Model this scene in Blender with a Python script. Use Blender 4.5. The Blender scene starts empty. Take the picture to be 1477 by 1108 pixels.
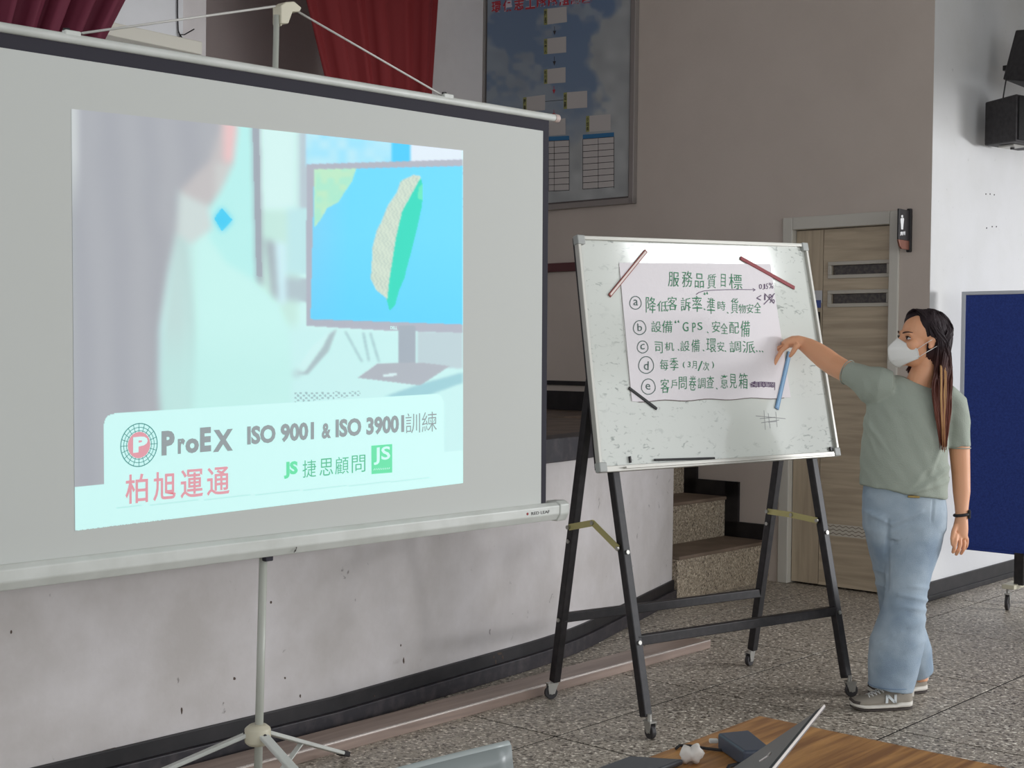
import bpy, bmesh, math, random
import numpy as np
from mathutils import Vector, Matrix
random.seed(7)
SC = bpy.context.scene
COL = SC.collection

# ------------------------------------------------------------------ camera
FPX = 1950.0; CAMH = 1.35; PITCH = 0.020; ROLL = 0.012
F_ = Vector((0, math.cos(PITCH), -math.sin(PITCH)))
R0 = Vector((1, 0, 0)); U0 = Vector((0, math.sin(PITCH), math.cos(PITCH)))
U_ = U0 * math.cos(ROLL) - R0 * math.sin(ROLL)
R_ = R0 * math.cos(ROLL) + U0 * math.sin(ROLL)
O_ = Vector((0, 0, CAMH))
cd = bpy.data.cameras.new('camera'); cam = bpy.data.objects.new('camera', cd); COL.objects.link(cam)
cd.sensor_fit = 'HORIZONTAL'; cd.sensor_width = 36.0; cd.lens = 36.0 * FPX / 1477.0; cd.clip_start = 0.05
cam.matrix_world = Matrix(((R_.x, U_.x, -F_.x, O_.x), (R_.y, U_.y, -F_.y, O_.y), (R_.z, U_.z, -F_.z, O_.z), (0, 0, 0, 1)))
SC.camera = cam

# ------------------------------------------------------------------ light
SC.view_settings.view_transform = 'Standard'
SC.view_settings.look = 'None'
SC.view_settings.gamma = 1.0
SC.view_settings.use_curve_mapping = False
SC.view_settings.exposure = 0.0
w = bpy.data.worlds.new('hall_daylight'); SC.world = w; w.use_nodes = True
w.node_tree.nodes['Background'].inputs[0].default_value = (0.93, 0.96, 1.0, 1)
w.node_tree.nodes['Background'].inputs[1].default_value = 1.28

def area(name, loc, target, sx, sy, power, col=(1, 1, 1)):
    l = bpy.data.lights.new(name, 'AREA'); l.shape = 'RECTANGLE'; l.size = sx; l.size_y = sy
    l.energy = power; l.color = col
    o = bpy.data.objects.new(name, l); COL.objects.link(o); o.location = loc
    o.rotation_euler = (Vector(target) - Vector(loc)).to_track_quat('-Z', 'Y').to_euler()
    return o
area('side_window_daylight', (8.0, 5.6, 1.75), (2.6, 7.7, 1.45), 2.4, 0.5, 230, (0.96, 0.97, 1.0))
area('window_daylight', (6.2, 0.4, 1.9), (1.2, 6.4, 1.0), 3.0, 1.2, 55, (0.95, 0.98, 1.0))
area('high_window_daylight', (6.25, 4.85, 4.05), (0.7, 5.43, 1.75), 1.1, 0.8, 34, (0.95, 0.98, 1.0))

# ------------------------------------------------------------------ frame of the room
TH = math.radians(41.5)
A_ = Vector((math.sin(TH), math.cos(TH), 0)); B_ = Vector((-math.cos(TH), math.sin(TH), 0)); Z_ = Vector((0, 0, 1))
def ray(px, py): return F_ + R_ * ((px - 738.5) / FPX) - U_ * ((py - 554.0) / FPX)
def G(px, py, z=0.0):
    d = ray(px, py); return O_ + d * ((z - CAMH) / d.z)
def V(px, py, P, n):
    d = ray(px, py); return O_ + d * ((P - O_).dot(n) / d.dot(n))
def D(px, py, depth):
    return O_ + ray(px, py) * depth
CORNER = G(1333, 868)
def RC(al, be, z=0.0): return CORNER + A_ * al + B_ * be + Z_ * z
def alb(P): d = P - CORNER; return d.dot(A_), d.dot(B_)

# ------------------------------------------------------------------ materials
def lin(c):
    c = c / 255.0
    return c / 12.92 if c <= 0.04045 else ((c + 0.055) / 1.055) ** 2.4
def rgb(r, g, b): return (lin(r), lin(g), lin(b), 1.0)
def mat(name, col, rough=0.6, metal=0.0, emit=0.0, noise=None, bump=None, spec=None, coat=0.0, alpha=None, trans=0.0):
    """noise=(scale, colour2, contrast_low, contrast_high); bump=(scale, strength)"""
    m = bpy.data.materials.new(name); m.use_nodes = True; nt = m.node_tree; b = nt.nodes['Principled BSDF']
    b.inputs['Base Color'].default_value = col; b.inputs['Roughness'].default_value = rough; b.inputs['Metallic'].default_value = metal
    if spec is not None: b.inputs['Specular IOR Level'].default_value = spec
    if coat: b.inputs['Coat Weight'].default_value = coat; b.inputs['Coat Roughness'].default_value = 0.06
    if trans: b.inputs['Transmission Weight'].default_value = trans
    if emit: b.inputs['Emission Color'].default_value = col; b.inputs['Emission Strength'].default_value = emit
    tc = nt.nodes.new('ShaderNodeTexCoord')
    if noise:
        n = nt.nodes.new('ShaderNodeTexNoise'); n.inputs['Scale'].default_value = noise[0]; n.inputs['Detail'].default_value = 6
        nt.links.new(tc.outputs['Object'], n.inputs['Vector'])
        r = nt.nodes.new('ShaderNodeValToRGB'); r.color_ramp.elements[0].position = noise[2]; r.color_ramp.elements[1].position = noise[3]
        r.color_ramp.elements[0].color = noise[1]; r.color_ramp.elements[1].color = col
        nt.links.new(n.outputs['Fac'], r.inputs['Fac']); nt.links.new(r.outputs['Color'], b.inputs['Base Color'])
    if bump:
        n2 = nt.nodes.new('ShaderNodeTexNoise'); n2.inputs['Scale'].default_value = bump[0]; n2.inputs['Detail'].default_value = 4
        nt.links.new(tc.outputs['Object'], n2.inputs['Vector'])
        bp = nt.nodes.new('ShaderNodeBump'); bp.inputs['Strength'].default_value = bump[1]; bp.inputs['Distance'].default_value = 0.01
        nt.links.new(n2.outputs['Fac'], bp.inputs['Height']); nt.links.new(bp.outputs['Normal'], b.inputs['Normal'])
    return m
def nodes(m): return m.node_tree, m.node_tree.nodes['Principled BSDF']

def terrazzo(name, base, light, dark, scale=75.0, rough=0.45):
    m = mat(name, base, rough); nt, b = nodes(m)
    tc = nt.nodes.new('ShaderNodeTexCoord')
    v1 = nt.nodes.new('ShaderNodeTexNoise'); v1.inputs['Scale'].default_value = scale; v1.inputs['Detail'].default_value = 2; v1.inputs['Roughness'].default_value = .55; v1.inputs['Distortion'].default_value = 0.9
    v2 = nt.nodes.new('ShaderNodeTexVoronoi'); v2.inputs['Scale'].default_value = scale * 1.1
    n = nt.nodes.new('ShaderNodeTexNoise'); n.inputs['Scale'].default_value = 1.3; n.inputs['Detail'].default_value = 5
    for x in (v1, v2, n): nt.links.new(tc.outputs['Object'], x.inputs['Vector'])
    r = nt.nodes.new('ShaderNodeValToRGB'); e = r.color_ramp.elements
    e[0].position = 0.36; e[0].color = dark; e[1].position = 0.66; e[1].color = light
    k = e.new(0.46); k.color = base; k = e.new(0.57); k.color = base
    nt.links.new(v1.outputs['Fac'], r.inputs['Fac'])
    sx = nt.nodes.new('ShaderNodeSeparateColor'); nt.links.new(v2.outputs['Color'], sx.inputs['Color'])
    mp = nt.nodes.new('ShaderNodeMapRange'); mp.inputs[3].default_value = 0.82; mp.inputs[4].default_value = 1.15
    nt.links.new(sx.outputs[0], mp.inputs[0])
    mx = nt.nodes.new('ShaderNodeMix'); mx.data_type = 'RGBA'; mx.blend_type = 'MULTIPLY'; mx.inputs[0].default_value = 1
    nt.links.new(r.outputs['Color'], mx.inputs[6]); nt.links.new(mp.outputs[0], mx.inputs[7])
    mp2 = nt.nodes.new('ShaderNodeMapRange'); mp2.inputs[3].default_value = 0.8; mp2.inputs[4].default_value = 1.15
    nt.links.new(n.outputs['Fac'], mp2.inputs[0])
    mx2 = nt.nodes.new('ShaderNodeMix'); mx2.data_type = 'RGBA'; mx2.blend_type = 'MULTIPLY'; mx2.inputs[0].default_value = 1
    nt.links.new(mx.outputs[2], mx2.inputs[6]); nt.links.new(mp2.outputs[0], mx2.inputs[7])
    nt.links.new(mx2.outputs[2], b.inputs['Base Color'])
    return m

def wallmat(name, col, stain, speck=0.0, lo=0.25, hi=0.6, scale=1.6):
    """painted plaster with soft scuffs and small dark specks"""
    m = mat(name, col, 0.75, bump=(60, 0.06)); nt, b = nodes(m)
    tc = nt.nodes.new('ShaderNodeTexCoord')
    n = nt.nodes.new('ShaderNodeTexNoise'); n.inputs['Scale'].default_value = scale; n.inputs['Detail'].default_value = 9; n.inputs['Roughness'].default_value = 0.62
    nt.links.new(tc.outputs['Object'], n.inputs['Vector'])
    r = nt.nodes.new('ShaderNodeValToRGB'); r.color_ramp.elements[0].position = lo; r.color_ramp.elements[1].position = hi
    r.color_ramp.elements[0].color = stain; r.color_ramp.elements[1].color = col
    nt.links.new(n.outputs['Fac'], r.inputs['Fac']); out = r.outputs['Color']
    if speck:
        n3 = nt.nodes.new('ShaderNodeTexNoise'); n3.inputs['Scale'].default_value = 17; n3.inputs['Detail'].default_value = 3; n3.inputs['Distortion'].default_value = 0.6
        nt.links.new(tc.outputs['Object'], n3.inputs['Vector'])
        q = nt.nodes.new('ShaderNodeMapRange'); q.inputs[1].default_value = 0.70; q.inputs[2].default_value = 0.76; q.inputs[3].default_value = 0; q.inputs[4].default_value = speck
        nt.links.new(n3.outputs['Fac'], q.inputs[0])
        mx = nt.nodes.new('ShaderNodeMix'); mx.data_type = 'RGBA'; mx.inputs[7].default_value = rgb(70, 60, 56)
        nt.links.new(q.outputs[0], mx.inputs[0]); nt.links.new(out, mx.inputs[6]); out = mx.outputs[2]
    nt.links.new(out, b.inputs['Base Color'])
    return m

def woodmat(name, c1, c2, axis, scale=9.0, rough=0.45):
    m = mat(name, c1, rough); nt, b = nodes(m)
    tc = nt.nodes.new('ShaderNodeTexCoord'); mp = nt.nodes.new('ShaderNodeMapping')
    # rotate so that local x runs along the grain
    ang = math.atan2(axis.y, axis.x); mp.inputs['Rotation'].default_value = (0, 0, -ang) if abs(axis.z) < .5 else (0, 0, 0)
    mp0 = mp; nt.links.new(tc.outputs['Object'], mp0.inputs['Vector']); mp = nt.nodes.new('ShaderNodeMapping'); nt.links.new(mp0.outputs[0], mp.inputs['Vector'])
    if abs(axis.z) >= .5: mp.inputs['Scale'].default_value = (14, 14, 1)
    else: mp.inputs['Scale'].default_value = (1, 14, 14)
    n = nt.nodes.new('ShaderNodeTexNoise'); n.inputs['Scale'].default_value = scale / 3; n.inputs['Detail'].default_value = 7; n.inputs['Distortion'].default_value = 0.5
    nt.links.new(mp.outputs[0], n.inputs['Vector'])
    r = nt.nodes.new('ShaderNodeValToRGB'); r.color_ramp.elements[0].position = 0.36; r.color_ramp.elements[1].position = 0.64
    r.color_ramp.elements[0].color = c2; r.color_ramp.elements[1].color = c1
    nt.links.new(n.outputs['Fac'], r.inputs['Fac']); nt.links.new(r.outputs['Color'], b.inputs['Base Color'])
    return m

def vcolmat(name, rough=0.7, emit=0.0, diff=1.0, coat=0.0):
    m = mat(name, (0.5, 0.5, 0.5, 1), rough, coat=coat); nt, b = nodes(m)
    a = nt.nodes.new('ShaderNodeAttribute'); a.attribute_name = 'print'
    if diff: nt.links.new(a.outputs['Color'], b.inputs['Base Color'])
    else: b.inputs['Base Color'].default_value = (0.02, 0.02, 0.02, 1)
    if emit:
        nt.links.new(a.outputs['Color'], b.inputs['Emission Color']); b.inputs['Emission Strength'].default_value = emit
    return m

# ------------------------------------------------------------------ mesh helpers
class MB:
    def __init__(s): s.v = []; s.f = []
    def add(s, vs, fs):
        k = len(s.v); s.v += [Vector(v) for v in vs]; s.f += [tuple(i + k for i in f) for f in fs]; return s
    def box(s, c, hx, hy, hz):
        """half-extent VECTORS hx, hy, hz"""
        c = Vector(c); vs = [c + hx * i + hy * j + hz * k for i in (-1, 1) for j in (-1, 1) for k in (-1, 1)]
        return s.add(vs, [(0, 1, 3, 2), (4, 6, 7, 5), (0, 4, 5, 1), (2, 3, 7, 6), (0, 2, 6, 4), (1, 5, 7, 3)])
    def prism(s, pts, vec):
        pts = [Vector(p) for p in pts]; n = len(pts); vec = Vector(vec)
        return s.add(pts + [p + vec for p in pts], [tuple(range(n)), tuple(range(2 * n - 1, n - 1, -1))] + [(i, (i + 1) % n, n + (i + 1) % n, n + i) for i in range(n)])
    def bar(s, p0, p1, w, t, up=None):
        p0 = Vector(p0); p1 = Vector(p1); d = p1 - p0; L = d.length; d.normalize()
        up = Vector(up) if up is not None else (Z_ if abs(d.z) < .9 else Vector((1, 0, 0)))
        sd = d.cross(up).normalized(); u2 = sd.cross(d).normalized()
        return s.box((p0 + p1) / 2, d * L / 2, sd * w / 2, u2 * t / 2)
    def tube(s, pts, r, n=12, cap=True):
        pts = [Vector(p) for p in pts]; rs = r if isinstance(r, (list, tuple)) else [r] * len(pts); rings = []
        ref = None
        for i, p in enumerate(pts):
            t = (pts[min(i + 1, len(pts) - 1)] - pts[max(i - 1, 0)]).normalized()
            if ref is None: ref = t.orthogonal().normalized()
            ref = (ref - t * ref.dot(t)).normalized(); q = t.cross(ref)
            rings.append([p + (ref * math.cos(2 * math.pi * k / n) + q * math.sin(2 * math.pi * k / n)) * rs[i] for k in range(n)])
        return s.loft(rings, cap)
    def loft(s, rings, cap=True):
        n = len(rings[0]); k = len(s.v)
        for r in rings: s.v += [Vector(v) for v in r]
        for i in range(len(rings) - 1):
            for j in range(n):
                a = k + i * n + j; b2 = k + i * n + (j + 1) % n
                s.f.append((a, b2, b2 + n, a + n))
        if cap:
            s.f.append(tuple(k + j for j in range(n - 1, -1, -1))); e = k + (len(rings) - 1) * n
            s.f.append(tuple(e + j for j in range(n)))
        return s
    def disc(s, c, ax, r, t, n=24):
        ax = Vector(ax).normalized(); return s.tube([Vector(c) - ax * t / 2, Vector(c) + ax * t / 2], r, n)
    def ell(s, c, X, Y, Zv, nu=20, nv=12):
        c = Vector(c); k = len(s.v); vs = []; fs = []
        for i in range(1, nv):
            th = math.pi * i / nv
            for j in range(nu):
                ph = 2 * math.pi * j / nu
                vs.append(c + X * math.sin(th) * math.cos(ph) + Y * math.sin(th) * math.sin(ph) + Zv * math.cos(th))
        top = len(vs); vs.append(c + Zv); vs.append(c - Zv)
        for i in range(nv - 2):
            for j in range(nu):
                a = i * nu + j; b2 = i * nu + (j + 1) % nu; fs.append((a, a + nu, b2 + nu, b2))
        for j in range(nu):
            fs.append((top, j, (j + 1) % nu)); e = (nv - 2) * nu; fs.append((top + 1, e + (j + 1) % nu, e + j))
        return s.add(vs, fs)

WL = {}
def thing(name, label, cat, loc, group=None):
    o = bpy.data.objects.new(name, None); COL.objects.link(o); o.location = loc; o.empty_display_size = 0.1
    o['label'] = label; o['category'] = cat
    if group: o['group'] = group
    WL[o.name] = Vector(loc); return o
def obj(name, mb, m, parent=None, label=None, cat=None, group=None, kind=None, smooth=False, bevel=0.0, seg=2, origin=None, fixn=True):
    me = bpy.data.meshes.new(name)
    if parent is not None: org = WL[parent.name]
    elif origin is not None: org = Vector(origin)
    else: org = Vector((0, 0, 0))
    vs, fs = (mb.v, mb.f)
    me.from_pydata([tuple(Vector(v) - org) for v in vs], [], fs); me.update()
    if fixn:
        bm = bmesh.new(); bm.from_mesh(me); bmesh.ops.recalc_face_normals(bm, faces=bm.faces); bm.to_mesh(me); bm.free()
    if smooth:
        me.polygons.foreach_set('use_smooth', [True] * len(me.polygons))
    me.materials.append(m)
    o = bpy.data.objects.new(name, me); COL.objects.link(o)
    if parent is not None: o.parent = parent
    else: o.location = org
    WL[o.name] = org
    if label: o['label'] = label
    if cat: o['category'] = cat
    if group: o['group'] = group
    if kind: o['kind'] = kind
    if bevel:
        b = o.modifiers.new('bevel', 'BEVEL'); b.width = bevel; b.segments = seg; b.limit_method = 'ANGLE'
    return o
def struct(name, mb, m, parent=None, **k):
    return obj(name, mb, m, parent, kind='structure', **k)

class Plane:
    """a real plane in the room; q = a point, n = its facing normal"""
    def __init__(s, P, n): s.P = Vector(P); s.n = Vector(n).normalized(); s.n = s.n if s.n.dot(O_ - s.P) > 0 else -s.n
    def __call__(s, px, py, off=0.0): return V(px, py, s.P + s.n * off, s.n)

TXT = {}
def text_mesh(ch, weight=0.0):
    key = (ch, weight)
    if key in TXT: return TXT[key]
    c = bpy.data.curves.new('t', 'FONT'); c.body = ch; c.size = 1.0; c.offset = weight; c.resolution_u = 3
    o = bpy.data.objects.new('t', c); COL.objects.link(o)
    dg = bpy.context.evaluated_depsgraph_get(); dg.update()
    me = bpy.data.meshes.new_from_object(o.evaluated_get(dg))
    vs = np.array([tuple(v.co)[:2] for v in me.vertices]) if len(me.vertices) else np.zeros((1, 2)); fs = [tuple(p.vertices) for p in me.polygons]
    bpy.data.objects.remove(o); bpy.data.curves.remove(c); bpy.data.meshes.remove(me)
    TXT[key] = (vs, fs); return TXT[key]
def text_fit(mb, ch, plane, bl, br, tl, off, weight=0.0, jit=0.0):
    """flat lettering laid into the parallelogram given by three of its corners on the plane"""
    vs, fs = text_mesh(ch, weight)
    lo = vs.min(0); hi = vs.max(0); sp = np.maximum(hi - lo, 1e-5)
    P0 = plane(*bl, off); X = plane(*br, off) - P0; Y = plane(*tl, off) - P0
    out = []
    for x, y in vs:
        u = (x - lo[0]) / sp[0]; v = (y - lo[1]) / sp[1]
        if jit: u2 = u + jit * math.sin(5 * v + ord(ch[0]) % 7) ; v2 = v + jit * math.sin(4 * u + ord(ch[0]) % 5); u, v = u2, v2
        out.append(P0 + X * u + Y * v)
    mb.add(out, fs); return mb
def ribbon(mb, pts, plane, wpx, off, closed=False):
    P = [plane(x, y, off) for x, y in pts]
    if closed: P.append(P[0])
    sc = (plane(pts[0][0] + 1, pts[0][1], off) - plane(pts[0][0], pts[0][1], off)).length * wpx / 2
    L = []; Rr = []
    for i, p in enumerate(P):
        t = (P[min(i + 1, len(P) - 1)] - P[max(i - 1, 0)])
        if closed and i in (0, len(P) - 1): t = P[1] - P[-2]
        sd = t.cross(plane.n).normalized() * sc; L.append(p + sd); Rr.append(p - sd)
    n = len(P); mb.add(L + Rr, [(i, i + 1, n + i + 1, n + i) for i in range(n - 1)]); return mb
def poly(mb, pts, plane, off): return mb.add([plane(x, y, off) for x, y in pts], [tuple(range(len(pts)))])
def inside(px, py, pts):
    """even-odd test on arrays"""
    c = np.zeros(px.shape, bool); n = len(pts); j = n - 1
    for i in range(n):
        xi, yi = pts[i]; xj, yj = pts[j]
        if yi != yj:
            t = ((yi > py) != (yj > py)) & (px < (xj - xi) * (py - yi) / (yj - yi) + xi); c ^= t
        j = i
    return c
def print_grid(name, quad, plane, off, nx, ny, fn, m, parent):
    """flat printed or projected picture: dense grid with one colour per point"""
    (ax, ay), (bx, by), (cx, cy), (dx, dy) = quad     # tl tr br bl
    s, t = np.meshgrid(np.linspace(0, 1, nx), np.linspace(0, 1, ny))
    PX = (1 - t) * ((1 - s) * ax + s * bx) + t * ((1 - s) * dx + s * cx); PY = (1 - t) * ((1 - s) * ay + s * by) + t * ((1 - s) * dy + s * cy)
    C = fn(PX, PY) / 255.0
    C = np.where(C <= 0.04045, C / 12.92, ((C + 0.055) / 1.055) ** 2.4)
    d = np.array(F_)[None, None] + np.array(R_)[None, None] * ((PX - 738.5) / FPX)[..., None] - np.array(U_)[None, None] * ((PY - 554) / FPX)[..., None]
    P0 = np.array(plane.P + plane.n * off); n = np.array(plane.n); o = np.array(O_)
    pts = o + d * (((P0 - o) @ n) / (d @ n))[..., None]
    org = np.array(WL[parent.name]); pts = (pts - org).reshape(-1, 3)
    i = np.arange((nx - 1) * (ny - 1)); r = i // (nx - 1); c = i % (nx - 1); a = r * nx + c
    faces = np.stack([a, a + nx, a + nx + 1, a + 1], 1)
    me = bpy.data.meshes.new(name); me.from_pydata(pts.tolist(), [], faces.tolist()); me.update()
    at = me.color_attributes.new('print', 'FLOAT_COLOR', 'POINT')
    at.data.foreach_set('color', np.concatenate([C.reshape(-1, 3), np.ones((nx * ny, 1))], 1).ravel())
    me.materials.append(m); ob = bpy.data.objects.new(name, me); COL.objects.link(ob); ob.parent = parent; WL[ob.name] = WL[parent.name]
    return ob
def fog(px, py, seed, scale):
    """smooth value noise on pixel grid"""
    rs = np.random.RandomState(seed); g = rs.rand(64, 64); x = px / scale; y = py / scale
    xi = np.floor(x).astype(int); yi = np.floor(y).astype(int); fx = x - xi; fy = y - yi
    fx = fx * fx * (3 - 2 * fx); fy = fy * fy * (3 - 2 * fy)
    q = lambda a, b: g[a % 64, b % 64]
    return (q(xi, yi) * (1 - fx) + q(xi + 1, yi) * fx) * (1 - fy) + (q(xi, yi + 1) * (1 - fx) + q(xi + 1, yi + 1) * fx) * fy
# ================================================================== THE SETTING
M = {}
M['floor'] = terrazzo('terrazzo', rgb(166, 156, 142), rgb(244, 236, 222), rgb(72, 62, 52), 62)
M['grout'] = mat('dark_joint', rgb(40, 36, 32), 0.9)
M['step'] = terrazzo('step_terrazzo', rgb(164, 150, 130), rgb(214, 202, 182), rgb(92, 80, 68), 90)
M['tread'] = mat('worn_tread', rgb(132, 114, 98), 0.6, noise=(5, rgb(104, 88, 74), .35, .7))
M['wallB'] = wallmat('grey_plaster', rgb(192, 180, 170), rgb(184, 172, 162))
M['wallC'] = wallmat('white_plaster', rgb(206, 206, 206), rgb(198, 198, 196), 0.15)
M['stagewall'] = wallmat('scuffed_white_paint', rgb(212, 207, 206), rgb(190, 184, 180), 0.6, .34, .66, 2.2)
M['blacktrim'] = mat('black_paint', rgb(17, 15, 18), 0.5, noise=(14, rgb(34, 30, 32), .3, .6))
M['blacktrim2'] = mat('scuffed_black_paint', rgb(44, 41, 46), 0.5, noise=(22, rgb(68, 62, 64), .3, .55))
M['ceiling'] = mat('ceiling_white', rgb(200, 200, 198), 0.9)
M['redtrim'] = mat('dark_red_paint', rgb(86, 46, 48), 0.5)
M['stagefloor'] = mat('stage_boards', rgb(104, 88, 76), 0.5, noise=(6, rgb(72, 60, 52), .35, .65))

# floor: slab with terrazzo slabs laid on it
fl = struct('floor', MB().prism([RC(-12, -9, -.03), RC(9, -9, -.03), RC(9, 1.2, -.03), RC(-12, 1.2, -.03)], Z_ * .0275), M['grout'])
TA, TB = 0.933, 0.857; tiles = {}
def tile_at(i, j):
    a0 = -3.53 + TA * i; b0 = -0.23 + TB * j; g = 0.0048
    dz = (math.sin(i * 12.9 + j * 78.2) * 43758.5) % 1 * 0.0012
    return a0 + g, a0 + TA - g, b0 + g, b0 + TB - g, dz
for i in range(-5, 10):
    for j in range(-6, 2):
        a0, a1, b0, b1, dz = tile_at(i, j)
        
        obj('floor_tile', MB().prism([RC(a0, b0, -.0025), RC(a1, b0, -.0025), RC(a1, b1, -.0025), RC(a0, b1, -.0025)], Z_ * (.0025 - dz * .3)), M['floor'], fl, bevel=.0006, seg=1)

HW = 4.7
# wall with the door (faces the hall's left-front), runs along B_
def Bp(px, py): return V(px, py, CORNER, A_)
def betaz(px, py): P = Bp(px, py); return alb(P)[1], P.z
bl, _ = betaz(1126, 600); br_, _ = betaz(1293.5, 600)
ztop = betaz(1293, 304)[1]
def boxR(mb, a0, a1, b0, b1, z0, z1):
    return mb.box(RC((a0 + a1) / 2, (b0 + b1) / 2, (z0 + z1) / 2), A_ * (a1 - a0) / 2, B_ * (b1 - b0) / 2, Z_ * (z1 - z0) / 2)
mb = MB(); boxR(mb, 0, .16, 0, br_, 0, HW); boxR(mb, 0, .16, bl, 3.6, 0, HW); boxR(mb, 0, .16, br_, bl, ztop, HW)
struct('wall_back', mb, M['wallB'])
mb = MB(); boxR(mb, .17, .2, br_ - .1, bl + .1, -.02, ztop + .1); struct('door_light_stop', mb, M['blacktrim'])  # black panel added behind the door to stop light leaking under it
mb = MB(); boxR(mb, 0.16, 9, 0, .16, 0, HW); boxR(mb, 0.0005, .16, -.0005, .16, 0.0, HW)
struct('wall_right', mb, M['wallC'])
mb = MB(); boxR(mb, 0.0, 9, -.014, 0, 0, .105); boxR(mb, 0.0, 9, -.022, 0, 0, .03)
struct('baseboard_right', mb, M['blacktrim'], bevel=.002)
# stage back wall with its light pilaster
BD = 3.5
mb = MB(); boxR(mb, -9, 0, BD, BD + .15, 0, HW)
struct('wall_stage_back', mb, wallmat('stage_back_plaster', rgb(190, 176, 172), rgb(182, 168, 164)))
M['pil'] = wallmat('pale_plaster', rgb(226, 220, 218), rgb(212, 206, 204))
mb = MB(); boxR(mb, -.62, -.0, BD - .10, BD, .95, HW)
struct('trim_pilaster', mb, M['pil'])
def onD(px, be): P = V(px, 60, RC(0, be), B_); return alb(P)[0]
a1 = onD(297, BD - .45); a0 = onD(256, BD - .45)
mb = MB(); boxR(mb, a0, a1, BD - .45, BD, .95, HW)
struct('wall_stage_pier', mb, M['pil'])
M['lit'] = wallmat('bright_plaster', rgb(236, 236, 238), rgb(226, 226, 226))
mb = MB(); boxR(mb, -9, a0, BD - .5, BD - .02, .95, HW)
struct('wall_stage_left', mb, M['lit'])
mb = MB(); boxR(mb, a0 - .75, a0 + .0, BD - .68, BD - .45, 0, .07)
for k in range(len(mb.v)): mb.v[k] = mb.v[k] + Z_ * (V(230, 66, RC(0, BD - .68), B_).z)
struct('trim_ledge', mb, mat('cream_paint', rgb(226, 222, 208), .6), bevel=.006)
# ceiling
struct('ceiling', MB().prism([RC(-12, -9, HW), RC(9, -9, HW), RC(9, 3.7, HW), RC(-12, 3.7, HW)], Z_ * .1), M['ceiling'])

mb = MB(); boxR(mb, -.3, 6, -2.75, -2.5, 2.32, HW); struct('added_shade_beam', mb, M['wallC'])  # unseen beam, added to keep window light off the upper right wall
# stage: curved scuffed front, black edge band, black plinth
K = G(812, 950); E_ = G(969, 866); ka, kb = alb(K); ea, eb = alb(E_); sa, sb = alb(G(480, 1050))
SZ = 0.99
front = []
front.append((-9.0, sb - (kb - sb) * 0)); front.append((sa, sb)); 
for k in range(7):
    t = k / 6; q0 = Vector((ka - .45, kb - .03)); q1 = Vector((ka, kb)); q2 = Vector((ka + .36, kb + (eb - kb) * .36 / (ea - ka)))
    p = q0 * (1 - t) ** 2 + q1 * 2 * t * (1 - t) + q2 * t * t; front.append((p.x, p.y))
front.append((ea, eb))
def offp(pts, d):
    out = []
    for i, (x, y) in enumerate(pts):
        a = Vector(pts[max(i - 1, 0)]); b = Vector(pts[min(i + 1, len(pts) - 1)]); t = (b - a).normalized()
        out.append((x + t.y * d, y - t.x * d))
    return out
def band(pts, d0, d1, z0, z1):
    m_ = MB(); o = offp(pts, d1); i = offp(pts, d0); rings = []
    for (x, y), (u, v) in zip(i, o): rings.append([RC(x, y, z0), RC(u, v, z0), RC(u, v, z1), RC(x, y, z1)])
    return m_.loft(rings)
struct('wall_stage_front', band(front, -.12, 0, 0, SZ - .1), M['stagewall'])
struct('trim_stage_edge', band(front, -.13, .022, SZ - .105, SZ + .002), M['blacktrim2'], bevel=.003)
struct('baseboard_stage', band(front, -.01, .03, 0, .062), M['blacktrim2'], bevel=.003)
struct('baseboard_stage_upper', band(front, -.01, .014, .062, .115), M['blacktrim'], bevel=.002)
stairtop = 1.95
top = [(-9, BD)] + front + [(ea, stairtop), (0, stairtop), (0, BD)]
struct('floor_stage', MB().prism([RC(x, y, SZ - .04) for x, y in top], Z_ * .04), M['stagefloor'])
mb = MB(); boxR(mb, ea - .1, ea, eb, stairtop, 0, SZ - .04); struct('wall_stage_side', mb, M['stagewall'])
mb = MB(); boxR(mb, -.035, 0, stairtop, BD - .0, SZ, SZ + .13); boxR(mb, -.02, 0, stairtop, BD, SZ + .17, SZ + .2); struct('baseboard_stage_back', mb, M['blacktrim'], bevel=.002)
zt = betaz(830, 385)[1]
mb = MB(); boxR(mb, -.03, 0, 1.0, BD, zt - .03, zt + .03); struct('trim_red_rail', mb, M['redtrim'], bevel=.004)
mb = MB(); boxR(mb, -4.5, -.62, BD - .02, BD, zt - .03, zt + .03)
# steps
stair = thing('stage_steps', 'three speckled terrazzo steps rising to the stage beside the grey wall', 'steps', RC(-.5, 1.4, 0))
nose = [1.00, 1.31, 1.62]
for k, nb in enumerate(nose):
    z1 = .2475 * (k + 1)
    b1 = nose[k + 1] + .02 if k < 2 else stairtop
    mb = MB(); boxR(mb, ea + .001, -.001, nb, b1, 0 if k == 0 else z1 - .27, z1 - .02); st = obj('riser', mb, M['step'], stair)
    mb = MB(); boxR(mb, ea + .001, -.001, nb - .012, b1, z1 - .02, z1); obj('tread', mb, M['tread'], stair, bevel=.004)
mb = MB(); boxR(mb, ea + .001, -.001, stairtop, stairtop + .03, .7, SZ - .04); obj('riser', mb, M['step'], stair)
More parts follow.
